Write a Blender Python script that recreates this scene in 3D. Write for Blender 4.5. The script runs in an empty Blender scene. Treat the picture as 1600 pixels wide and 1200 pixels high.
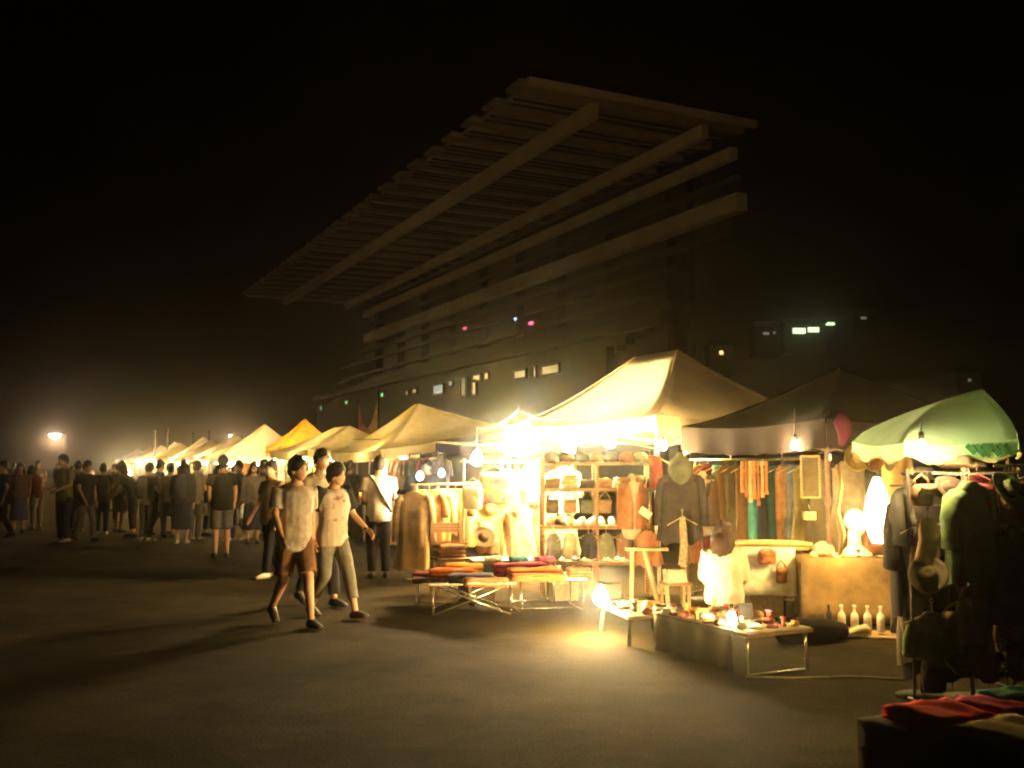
import bpy, bmesh, math, random
from mathutils import Vector, Matrix, noise
random.seed(7)
R = math.radians
S = bpy.context.scene
C = S.collection

# ------------------------------------------------------------------ camera, sky, exposure
F_PX, CAM_Z, PITCH = 1556.0, 1.62, math.atan(128 / 1556.0)
cam_d = bpy.data.cameras.new('camera'); cam = bpy.data.objects.new('camera', cam_d); C.objects.link(cam)
cam_d.sensor_width = 36; cam_d.sensor_fit = 'HORIZONTAL'; cam_d.lens = 36 * F_PX / 1600
cam.location = (0, 0, CAM_Z); cam.rotation_euler = (R(90) + PITCH, 0, 0)
cam_d.clip_end = 3000; cam_d.clip_start = 0.05
cam_d.dof.use_dof = True; cam_d.dof.focus_distance = 9.0; cam_d.dof.aperture_fstop = 3.2
S.camera = cam

world = bpy.data.worlds.new('World'); S.world = world; world.use_nodes = True
wn = world.node_tree.nodes; wl = world.node_tree.links
bg = wn['Background']; sky = wn.new('ShaderNodeTexSky'); sky.sky_type = 'NISHITA'; sky.sun_disc = False
sky.sun_elevation = R(-6.0); sky.sun_rotation = R(200)
wl.new(sky.outputs[0], bg.inputs[0]); bg.inputs[1].default_value = 0.05
moon_d = bpy.data.lights.new('moon', 'SUN'); moon_d.energy = 0.004; moon_d.angle = R(0.5); moon_d.color = (1, .93, .82)
moon = bpy.data.objects.new('moon', moon_d); C.objects.link(moon); moon.rotation_euler = (R(50), 0, R(20))

S.view_settings.view_transform = 'Standard'; S.view_settings.look = 'None'
S.view_settings.exposure = 0.6; S.view_settings.gamma = 1.0; S.view_settings.use_curve_mapping = False
cy = S.cycles
cy.use_denoising = True; cy.denoising_input_passes = 'RGB_ALBEDO_NORMAL'; cy.denoising_prefilter = 'ACCURATE'; cy.max_bounces = 6; cy.diffuse_bounces = 3; cy.glossy_bounces = 2
cy.transmission_bounces = 4; cy.volume_bounces = 0; cy.transparent_max_bounces = 8
cy.sample_clamp_indirect = 4.0; cy.caustics_reflective = False; cy.caustics_refractive = False
cy.filter_width = 2.1
WARM = (1.0, 0.62, 0.165)
POWER = 32.0          # one factor on every market bulb

# ------------------------------------------------------------------ the place's own axes
TD = R(26.3)                                         # the row of stalls runs off to the left
DV = Vector((-math.sin(TD), math.cos(TD), 0)); NV = Vector((math.cos(TD), math.sin(TD), 0))
def W(a, n, z=0.0):                                  # metres along the row, metres out from the camera's line, height
    return DV * a + NV * n + Vector((0, 0, z))
def at(px, py, Y):                                   # a spot Y metres ahead
    cx, cyy = px - 800, 600 - py
    y = F_PX * math.cos(PITCH) - cyy * math.sin(PITCH); z = F_PX * math.sin(PITCH) + cyy * math.cos(PITCH)
    t = Y / y
    return Vector((cx * t, Y, CAM_Z + z * t))

# ------------------------------------------------------------------ materials
MATS = {}
def M(key, col, rough=.8, metal=0., var=.22, scale=14., bump=.15, trans=0., col2=None, stripes=None, sheen=0., spec=.3):
    if key in MATS: return MATS[key]
    m = bpy.data.materials.new(key); m.use_nodes = True; nt = m.node_tree; N = nt.nodes; L = nt.links
    b = N['Principled BSDF']; out = N['Material Output']
    tc = N.new('ShaderNodeTexCoord')
    nz = N.new('ShaderNodeTexNoise'); nz.inputs['Scale'].default_value = scale; nz.inputs['Detail'].default_value = 6; nz.inputs['Roughness'].default_value = .65
    L.new(tc.outputs['Object'], nz.inputs['Vector'])
    rp = N.new('ShaderNodeValToRGB')
    c2 = col2 if col2 else tuple(min(1, c * (1 + var)) for c in col); c1 = col if col2 else tuple(c * (1 - var) for c in col)
    rp.color_ramp.elements[0].position = .35; rp.color_ramp.elements[1].position = .65
    rp.color_ramp.elements[0].color = (*c1, 1); rp.color_ramp.elements[1].color = (*c2, 1)
    L.new(nz.outputs[0], rp.inputs[0]); colout = rp.outputs[0]
    if stripes:
        scol, sscale, direction = stripes
        wv = N.new('ShaderNodeTexWave'); wv.inputs['Scale'].default_value = sscale; wv.bands_direction = direction; wv.inputs['Distortion'].default_value = .6
        L.new(tc.outputs['Object'], wv.inputs['Vector'])
        r2 = N.new('ShaderNodeValToRGB'); r2.color_ramp.elements[0].position = .55; r2.color_ramp.elements[1].position = .66
        L.new(wv.outputs[0], r2.inputs[0])
        mx = N.new('ShaderNodeMixRGB'); L.new(r2.outputs[0], mx.inputs[0]); L.new(colout, mx.inputs[1]); mx.inputs[2].default_value = (*scol, 1)
        colout = mx.outputs[0]
    L.new(colout, b.inputs['Base Color'])
    b.inputs['Roughness'].default_value = rough; b.inputs['Metallic'].default_value = metal
    b.inputs['Specular IOR Level'].default_value = spec
    if sheen: b.inputs['Sheen Weight'].default_value = sheen
    if bump:
        n2 = N.new('ShaderNodeTexNoise'); n2.inputs['Scale'].default_value = scale * 4; n2.inputs['Detail'].default_value = 4
        L.new(tc.outputs['Object'], n2.inputs['Vector'])
        bp = N.new('ShaderNodeBump'); bp.inputs['Strength'].default_value = bump; bp.inputs['Distance'].default_value = .02
        L.new(n2.outputs[0], bp.inputs['Height']); L.new(bp.outputs[0], b.inputs['Normal'])
    if trans:
        t = N.new('ShaderNodeBsdfTranslucent'); L.new(colout, t.inputs[0])
        mxs = N.new('ShaderNodeMixShader'); mxs.inputs[0].default_value = trans
        L.new(b.outputs[0], mxs.inputs[1]); L.new(t.outputs[0], mxs.inputs[2]); L.new(mxs.outputs[0], out.inputs[0])
    MATS[key] = m; return m
def glow(key, col, strength):
    if key in MATS: return MATS[key]
    m = bpy.data.materials.new(key); m.use_nodes = True; b = m.node_tree.nodes['Principled BSDF']
    b.inputs['Base Color'].default_value = (.8, .8, .8, 1)
    b.inputs['Emission Color'].default_value = (*col, 1); b.inputs['Emission Strength'].default_value = strength
    m.cycles.emission_sampling = 'NONE'
    MATS[key] = m; return m
def cloth(col, **k):
    key = 'cloth_%02x%02x%02x' % tuple(int(255 * min(1, c)) for c in col)
    k.setdefault('rough', .95); k.setdefault('spec', .06); k.setdefault('scale', 9.)
    return M(key + ('_s' if 'stripes' in k else '') + ('_t' if 'trans' in k else ''), col, **k)

asphalt = M('asphalt', (.024, .0180, .0088), rough=1., scale=.9, var=.4, bump=.5, spec=.05)
def weather(m):                                        # seams, grit and old stains in the tarmac
    nt = m.node_tree; N = nt.nodes; L = nt.links; b = N['Principled BSDF']; src = b.inputs['Base Color'].links[0].from_socket
    tc = N.new('ShaderNodeTexCoord'); vo = N.new('ShaderNodeTexVoronoi'); vo.feature = 'DISTANCE_TO_EDGE'; vo.inputs['Scale'].default_value = .35
    nz = N.new('ShaderNodeTexNoise'); nz.inputs['Scale'].default_value = 1.1; nz.inputs['Detail'].default_value = 5
    mx0 = N.new('ShaderNodeMixRGB'); mx0.blend_type = 'LINEAR_LIGHT'; mx0.inputs[0].default_value = .5; L.new(tc.outputs['Object'], mx0.inputs[1]); L.new(tc.outputs['Object'], nz.inputs['Vector']); L.new(nz.outputs['Color'], mx0.inputs[2]); L.new(mx0.outputs[0], vo.inputs['Vector'])
    r1 = N.new('ShaderNodeValToRGB'); r1.color_ramp.elements[0].color = (.82, .82, .82, 1); r1.color_ramp.elements[1].color = (1, 1, 1, 1); r1.color_ramp.elements[0].position = .002; r1.color_ramp.elements[1].position = .014; L.new(vo.outputs[0], r1.inputs[0])
    n3 = N.new('ShaderNodeTexNoise'); n3.inputs['Scale'].default_value = 55; n3.inputs['Detail'].default_value = 3; L.new(tc.outputs['Object'], n3.inputs['Vector'])
    r3 = N.new('ShaderNodeValToRGB'); r3.color_ramp.elements[0].color = (.55, .55, .55, 1); r3.color_ramp.elements[1].color = (1.5, 1.5, 1.45, 1); r3.color_ramp.elements[0].position = .4; r3.color_ramp.elements[1].position = .62; L.new(n3.outputs[0], r3.inputs[0])
    n4 = N.new('ShaderNodeTexNoise'); n4.inputs['Scale'].default_value = .55; n4.inputs['Detail'].default_value = 8; n4.inputs['Roughness'].default_value = .7; L.new(tc.outputs['Object'], n4.inputs['Vector'])
    r4 = N.new('ShaderNodeValToRGB'); r4.color_ramp.elements[0].color = (.5, .5, .5, 1); r4.color_ramp.elements[1].color = (1.25, 1.25, 1.22, 1); r4.color_ramp.elements[0].position = .36; r4.color_ramp.elements[1].position = .6; L.new(n4.outputs[0], r4.inputs[0])
    for r in (r1, r3, r4):
        mx = N.new('ShaderNodeMixRGB'); mx.blend_type = 'MULTIPLY'; mx.inputs[0].default_value = 1; L.new(src, mx.inputs[1]); L.new(r.outputs[0], mx.inputs[2]); src = mx.outputs[0]
    L.new(src, b.inputs['Base Color'])
weather(asphalt)
steel = M('white_steel', (.55, .53, .48), rough=.45, metal=.2, bump=.03)
chrome = M('chrome_tube', (.6, .58, .54), rough=.25, metal=.9, bump=.02)
dark_steel = M('dark_steel', (.06, .055, .05), rough=.5, metal=.5, bump=.05)
wood = M('wood', (.30, .17, .075), rough=.6, scale=5, stripes=((.2, .1, .045), 9, 'Z'))
pale_wood = M('pale_wood', (.5, .36, .2), rough=.6, scale=6)
skin = M('skin', (.52, .30, .20), rough=.55, var=.06, scale=5, bump=.02)
hair_black = M('hair_black', (.012, .010, .009), rough=.5, scale=40, bump=.5)
hair_brown = M('hair_brown', (.045, .022, .012), rough=.5, scale=40, bump=.5)
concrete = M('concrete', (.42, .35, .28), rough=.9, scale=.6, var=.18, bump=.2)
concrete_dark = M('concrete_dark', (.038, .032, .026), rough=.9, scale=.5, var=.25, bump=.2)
sheet_metal = M('roof_sheet', (.22, .185, .15), rough=.7, scale=.8, var=.22, bump=.1)

# ------------------------------------------------------------------ mesh helpers
class MB:
    def __init__(s): s.v = []; s.f = []
    def add(s, vs, fs):
        o = len(s.v); s.v += [tuple(p) for p in vs]; s.f += [tuple(i + o for i in f) for f in fs]; return s
    def box(s, c, d, rz=0., m=None):
        hx, hy, hz = d[0] / 2, d[1] / 2, d[2] / 2; co, si = math.cos(rz), math.sin(rz); vs = []
        for z in (-hz, hz):
            for x, y in ((-hx, -hy), (hx, -hy), (hx, hy), (-hx, hy)):
                p = Vector((x * co - y * si, x * si + y * co, z)) if m is None else m @ Vector((x, y, z))
                vs.append(Vector(c) + p)
        return s.add(vs, [(3, 2, 1, 0), (4, 5, 6, 7), (0, 1, 5, 4), (1, 2, 6, 5), (2, 3, 7, 6), (3, 0, 4, 7)])
    def bar(s, p, q, w, h=None):
        p, q = Vector(p), Vector(q); h = h or w; d = q - p
        m = d.to_track_quat('Y', 'Z').to_matrix()
        return s.box((p + q) / 2, (w, d.length, h), m=m)
    def tube(s, pts, rad, seg=8, ref=(1, 0, 0), rounded=False):
        pts = [Vector(p) for p in pts]; n = len(pts)
        if not isinstance(rad, (list, tuple)): rad = [rad] * n
        rad = [r if isinstance(r, (list, tuple)) else (r, r) for r in rad]
        if rounded:
            t0 = (pts[0] - pts[1]).normalized(); t1 = (pts[-1] - pts[-2]).normalized()
            a, b = rad[0], rad[-1]
            pts = [pts[0] + t0 * min(a) * .85, pts[0] + t0 * min(a) * .5] + pts + [pts[-1] + t1 * min(b) * .5, pts[-1] + t1 * min(b) * .85]
            rad = [(a[0] * .45, a[1] * .45), (a[0] * .85, a[1] * .85)] + rad + [(b[0] * .85, b[1] * .85), (b[0] * .45, b[1] * .45)]
            n = len(pts)
        vs = []; fs = []
        for i, p in enumerate(pts):
            t = (pts[min(i + 1, n - 1)] - pts[max(i - 1, 0)]).normalized()
            rx = Vector(ref)
            if abs(t.dot(rx)) > .92: rx = Vector((0, 1, 0)) if abs(t.y) < .9 else Vector((0, 0, 1))
            ux = (rx - t * rx.dot(t)).normalized(); uy = t.cross(ux)
            for k in range(seg):
                an = 2 * math.pi * k / seg
                vs.append(p + ux * math.cos(an) * rad[i][0] + uy * math.sin(an) * rad[i][1])
        for i in range(n - 1):
            for k in range(seg):
                k2 = (k + 1) % seg
                fs.append((i * seg + k, i * seg + k2, (i + 1) * seg + k2, (i + 1) * seg + k))
        fs.append(tuple(range(seg - 1, -1, -1))); fs.append(tuple((n - 1) * seg + k for k in range(seg)))
        return s.add(vs, fs)
    def lathe(s, prof, c=(0, 0, 0), seg=16, sx=1., sy=1.):
        vs = []; fs = []; n = len(prof)
        for r, z in prof:
            for k in range(seg):
                an = 2 * math.pi * k / seg; vs.append((c[0] + r * sx * math.cos(an), c[1] + r * sy * math.sin(an), c[2] + z))
        for i in range(n - 1):
            for k in range(seg):
                k2 = (k + 1) % seg; fs.append((i * seg + k, i * seg + k2, (i + 1) * seg + k2, (i + 1) * seg + k))
        fs.append(tuple(range(seg - 1, -1, -1))); fs.append(tuple((n - 1) * seg + k for k in range(seg)))
        return s.add(vs, fs)
    def ell(s, c, r, seg=14, rings=9):
        prof = [(max(.02, math.sin(math.pi * i / rings)) , -math.cos(math.pi * i / rings)) for i in range(rings + 1)]
        o = len(s.v); s.lathe(prof, (0, 0, 0), seg)
        for i in range(o, len(s.v)):
            x, y, z = s.v[i]; s.v[i] = (c[0] + x * r[0], c[1] + y * r[1], c[2] + z * r[2])
        return s
    def sheet(s, grid):
        rows, cols = len(grid), len(grid[0])
        return s.add([p for g in grid for p in g], [(i * cols + j, i * cols + j + 1, (i + 1) * cols + j + 1, (i + 1) * cols + j) for i in range(rows - 1) for j in range(cols - 1)])
    def slab(s, grid, th):                           # a grid of points given thickness downward
        rows, cols = len(grid), len(grid[0]); vs = []; fs = []
        for g in grid:
            for p in g: vs.append(Vector(p))
        m = rows * cols
        for g in grid:
            for p in g: vs.append(Vector(p) - (Vector(th) if isinstance(th, (tuple, Vector)) else Vector((0, 0, th))))
        ix = lambda i, j: i * cols + j
        for i in range(rows - 1):
            for j in range(cols - 1):
                q = (ix(i, j), ix(i, j + 1), ix(i + 1, j + 1), ix(i + 1, j)); fs.append(q); fs.append(tuple(m + k for k in reversed(q)))
        for j in range(cols - 1):
            fs.append((ix(0, j + 1), ix(0, j), m + ix(0, j), m + ix(0, j + 1))); e = rows - 1
            fs.append((ix(e, j), ix(e, j + 1), m + ix(e, j + 1), m + ix(e, j)))
        for i in range(rows - 1):
            fs.append((ix(i, 0), ix(i + 1, 0), m + ix(i + 1, 0), m + ix(i, 0))); e = cols - 1
            fs.append((ix(i + 1, e), ix(i, e), m + ix(i, e), m + ix(i + 1, e)))
        return s.add(vs, fs)
    def mesh(s, name, smooth=False):
        me = bpy.data.meshes.new(name); me.from_pydata(s.v, [], s.f); me.update()
        if smooth:
            for p in me.polygons: p.use_smooth = True
        return me
    def build(s, name, mat, parent=None, loc=(0, 0, 0), rz=0., smooth=False, bevel=0.):
        return link(name, s.mesh(name, smooth), mat, parent, loc, rz, bevel)
def link(name, me, mat, parent=None, loc=(0, 0, 0), rz=0., bevel=0.):
    o = bpy.data.objects.new(name, me)
    if mat is not None and not me.materials: me.materials.append(mat)
    C.objects.link(o); o.location = loc; o.rotation_euler = (0, 0, rz)
    if parent is not None: o.parent = parent
    if bevel:
        b = o.modifiers.new('bevel', 'BEVEL'); b.width = bevel; b.segments = 2; b.limit_method = 'ANGLE'
    return o
def tag(o, label, cat, group=None):
    o['label'] = label; o['category'] = cat
    if group: o['group'] = group
    return o
def thing(name, label, cat, loc=(0, 0, 0), rz=0., group=None):
    o = bpy.data.objects.new(name, None); C.objects.link(o); o.empty_display_size = .2
    o.location = loc; o.rotation_euler = (0, 0, rz)
    return tag(o, label, cat, group)
def struct(o, kind='structure'): o['kind'] = kind; return o
def copy_tree(o, parent=None):
    c = o.copy(); C.objects.link(c); c.parent = parent
    for ch in o.children: copy_tree(ch, c)
    return c
def setmat(o, mat):
    o.material_slots[0].link = 'OBJECT'; o.material_slots[0].material = mat
def wob(p, amp, sc=(6, 6, 6), seed=0.):
    q = Vector((p[0] * sc[0] + seed, p[1] * sc[1] - seed, p[2] * sc[2] + seed * .7)); return noise.noise(q) * amp
ORD = ['first', 'second', 'third', 'fourth', 'fifth', 'sixth', 'seventh', 'eighth', 'ninth', 'tenth', 'eleventh', 'twelfth', 'thirteenth', 'fourteenth', 'fifteenth', 'sixteenth']

# ------------------------------------------------------------------ ground and hill
g = MB(); n = 24; E = 600.
g.slab([[(-E + 2 * E * j / n, -E * .5 + 2 * E * i / n, 0) for j in range(n + 1)] for i in range(n + 1)], .3)
struct(g.build('ground', asphalt))
hill_mat = M('hillside', (.035, .045, .022), rough=1, scale=.05, var=.5, bump=0)
hb = MB(); rows = []
for i in range(15):
    row = []
    for j in range(41):
        x = -60 + 460 * j / 40; y = 230 + 220 * i / 14
        rise = max(0., min(1., (x + 40) / 190)) * max(0., math.sin(min(1, i / 9) * math.pi / 2))
        row.append((x, y, -1 + 62 * rise + wob((x, y, 0), 5, (.03, .03, 1)) * (rise > 0)))
    rows.append(row)
hb.slab(rows, 8); struct(hb.build('hill', hill_mat, smooth=True))

# ------------------------------------------------------------------ grandstand (along 40..104, out 20.8..34)
def lit_window(parent, c, w, h, mat, frame=True):
    f = MB(); t = .12
    for dz in (-1, 1): f.box((c[0] - .06, c[1], c[2] + dz * (h / 2 + t / 2)), (.16, w + 2 * t, t))
    for dy in (-1, 1): f.box((c[0] - .06, c[1] + dy * (w / 2 + t / 2), c[2]), (.16, t, h))
    wo = f.build('window', dark_steel, parent)
    MB().box((c[0] - .02, c[1], c[2]), (.05, w - .004, h - .004)).build('pane', mat, wo)
gs = thing('grandstand', 'huge dark stadium grandstand with a beamed cantilever roof rising behind the stalls', 'grandstand', W(0, 0), TD)
A0, A1 = 40., 103.
r = MB(); r.box((27.2, (A0 + A1) / 2, 19.42), (13.0, A1 - A0, .12)); roof = r.build('roof', sheet_metal, gs)
nrib = 24
rib_me = None
for i in range(nrib):
    y = A0 + .6 + (A1 - A0 - 1.2) * i / (nrib - 1)
    if rib_me is None:
        b = MB(); b.box((26.9, 0, 19.19), (13.3, .42, .3)); b.box((20.55, 0, 19.36), (.9, 1.5, .16)); rib_me = b.mesh('purlin')
    link('purlin', rib_me, sheet_metal, roof, (0, y, 0))
# fine soffit ribs between the purlins
sp_me = None
for i in range(96):
    y = A0 + .3 + (A1 - A0 - .6) * i / 95
    if sp_me is None: sp_me = MB().box((27.2, 0, 19.29), (12.8, .1, .1)).mesh('soffit_rib')
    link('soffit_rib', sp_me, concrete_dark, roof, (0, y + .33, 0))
b = MB(); b.box((27.2, A0 - .15, 19.4), (13.4, .3, .34)); b.build('edge_beam', concrete, gs)
b = MB(); b.box((27.2, A1 + .15, 19.3), (13.4, .3, .5)); b.build('edge_beam', concrete, gs)
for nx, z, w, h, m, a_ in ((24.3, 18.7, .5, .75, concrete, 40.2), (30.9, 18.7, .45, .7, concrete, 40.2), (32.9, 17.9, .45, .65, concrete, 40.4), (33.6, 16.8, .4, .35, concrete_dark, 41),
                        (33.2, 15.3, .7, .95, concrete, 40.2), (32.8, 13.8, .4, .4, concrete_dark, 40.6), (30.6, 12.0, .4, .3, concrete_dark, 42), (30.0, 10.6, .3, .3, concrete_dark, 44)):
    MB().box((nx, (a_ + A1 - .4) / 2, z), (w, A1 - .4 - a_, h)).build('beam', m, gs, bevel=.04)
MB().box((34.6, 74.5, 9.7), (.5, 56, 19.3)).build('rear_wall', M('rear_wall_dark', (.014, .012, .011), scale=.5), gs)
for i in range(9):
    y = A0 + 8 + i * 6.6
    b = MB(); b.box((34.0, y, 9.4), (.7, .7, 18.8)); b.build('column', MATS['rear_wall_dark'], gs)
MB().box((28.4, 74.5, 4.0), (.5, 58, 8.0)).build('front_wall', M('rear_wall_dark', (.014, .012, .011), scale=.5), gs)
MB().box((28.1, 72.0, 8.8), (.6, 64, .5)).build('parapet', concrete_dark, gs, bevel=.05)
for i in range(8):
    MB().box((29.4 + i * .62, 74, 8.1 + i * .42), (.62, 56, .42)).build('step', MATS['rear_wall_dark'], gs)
w_warm = glow('window_warm', (1., .74, .30), .34); w_pale = glow('window_pale', (.75, .9, .85), .28); w_dim = glow('window_dim', (1., .85, .6), .07)
w_green = glow('window_green', (.35, 1., .35), .8)
for (y, z, w, h, m) in ((69.2, 7.35, 2.4, .8, w_pale), (66.8, 7.6, .9, .35, w_pale), (64.5, 7.2, .9, 1.6, w_dim), (62.6, 7.0, .7, 1.2, w_warm), (62.2, 7.65, 1.4, .45, w_warm),
                        (60.6, 7.65, .8, .5, w_warm), (55.6, 7.35, 2.0, .55, w_warm), (53.6, 7.35, .4, .75, w_dim), (51.6, 7.3, 2.6, .6, w_warm),
                        (75.9, 7.5, .6, .3, w_warm), (74.2, 7.55, 1.2, .35, w_warm), (82.1, 7.75, 1.0, .35, w_green), (92.6, 7.7, 1.0, .35, w_green), (101.5, 7.6, .8, .4, w_green)):
    lit_window(gs, (28.1, y, z), w * .8, h * .75, m)
def signal_lamp(loc, col, lab, k, s=1.):
    t = thing('signal_lamp', lab, 'lamp', loc, TD)
    MB().box((0, 0, 0), (.14 * s, .5 * s, .2 * s)).build('housing', dark_steel, t)
    MB().lathe([(.01, -.09), (.1, -.07), (.14, 0), (.1, .07), (.01, .09)], (-.11 * s, 0, 0), 12, sx=.5 * s, sy=1.9 * s).build('lens', glow('lens%d' % k, col, 2.5), t, smooth=True)
signal_lamp(W(57.2, 29.78, 10.9), (1., .06, .28), 'bright pink light glowing in the grandstand gallery, right one', 1, 1.2)
signal_lamp(W(68.0, 29.78, 11.9), (.55, .03, .08), 'dim red light glowing in the grandstand gallery, left one', 2, 1.2)
signal_lamp(W(59.6, 29.78, 11.5), (.15, .4, .9), 'tiny blue light in the grandstand gallery beside the pink one', 3, .7)

# ------------------------------------------------------------------ houses on the dark hill
wallh = M('house_wall', (.07, .062, .053), rough=.9); roofh = M('house_roof', (.07, .06, .055), rough=.9)
hw1 = glow('hill_window_green', (.75, 1., .55), 1.6); hw2 = glow('hill_window_orange', (1., .62, .2), 2.); hw3 = glow('hill_window_faint', (.7, .65, .5), .22)
def house(px, py, Y, w, h, wins, label):
    p = at(px, py, Y); t = thing('hillside_house', label, 'house', (p.x, p.y, p.z - h * .6), 0, 'houses on the dark hill')
    MB().box((0, 3, h / 2 - 1.5), (w, 6, h + 3)).build('wall', wallh, t)
    b = MB(); b.add([(-w / 2 - .4, -.4, h), (w / 2 + .4, -.4, h), (w / 2 + .4, 6.4, h), (-w / 2 - .4, 6.4, h), (-w / 2 + 1, 3, h + 1.8), (w / 2 - 1, 3, h + 1.8)],
                    [(0, 1, 5, 4), (1, 2, 5), (2, 3, 4, 5), (3, 0, 4), (3, 2, 1, 0)]); b.build('roof', roofh, t)
    for (x, z, ww, hh, m) in wins:
        f = MB()
        for dz in (-1, 1): f.box((x, -.05, z + dz * (hh / 2 + .06)), (ww + .24, .12, .12))
        for dx in (-1, 1): f.box((x + dx * (ww / 2 + .06), -.05, z), (.12, .12, hh))
        wo = f.build('window', wallh, t); MB().box((x, -.02, z), (ww - .01, .06, hh - .01)).build('pane', m, wo)
house(1258, 517, 262, 11, 5, ((-1.6, 3, 3.4, 1.5, hw1), (2.2, 3.3, 3.0, 1.3, hw1)), 'hillside house with two wide bright pale windows, highest lit on the hill')
house(1300, 506, 270, 8, 4.5, ((-1, 2.7, 3.4, .8, hw1),), 'hillside house with one thin bright window, right of the brightest house')
house(1352, 497, 285, 7, 4.5, ((-.5, 2.7, 1.8, .6, hw3),), 'hillside house with one faint window at the far right of the hill')
house(1200, 521, 255, 7, 4.5, ((-.5, 2.7, 1.6, .7, hw3), (1.6, 2.9, .6, .6, hw3)), 'hillside house with dim windows, just left of the brightest house')
house(1127, 551, 245, 6, 4.5, ((0, 2.7, .9, .9, hw2),), 'hillside house with one small orange window above the cream tent')
house(1515, 594, 240, 6, 4.5, ((0, 2.7, .8, .6, hw3),), 'hillside house with a tiny pale light above the green canopy')

# ------------------------------------------------------------------ lamps
def bulb(loc, power, label, r=.055, col=WARM, group='bare bulbs over the stalls', cord=.35, cat='lamp', strength=160., name='light_bulb'):
    t = thing(name, label, cat, loc, 0, group)
    MB().lathe([(.012, r * 1.5), (r * .45, r * 1.25), (r * .8, r * .75), (r, 0), (r * .78, -r * .68), (r * .3, -r * .97), (.006, -r)], seg=14).build('globe', glow('bulb_%d_%d' % (strength, col[2] * 100), (1., .86, .6) if col is WARM else col, strength), t, smooth=True)
    MB().lathe([(.016, r * 1.45), (.02, r * 1.5), (.02, r * 1.5 + .05), (.012, r * 1.5 + .06)], seg=10).build('socket', dark_steel, t, smooth=True)
    if cord: MB().tube([(0, 0, r * 1.5 + .055), (.003, 0, r * 1.5 + cord)], .005, 5).build('cord', dark_steel, t)
    ld = bpy.data.lights.new('bulb_light', 'POINT'); ld.energy = power * POWER; ld.color = col; ld.shadow_soft_size = r * 1.12
    lo = bpy.data.objects.new('bulb_light', ld); C.objects.link(lo); lo.parent = t
    return t

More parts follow.
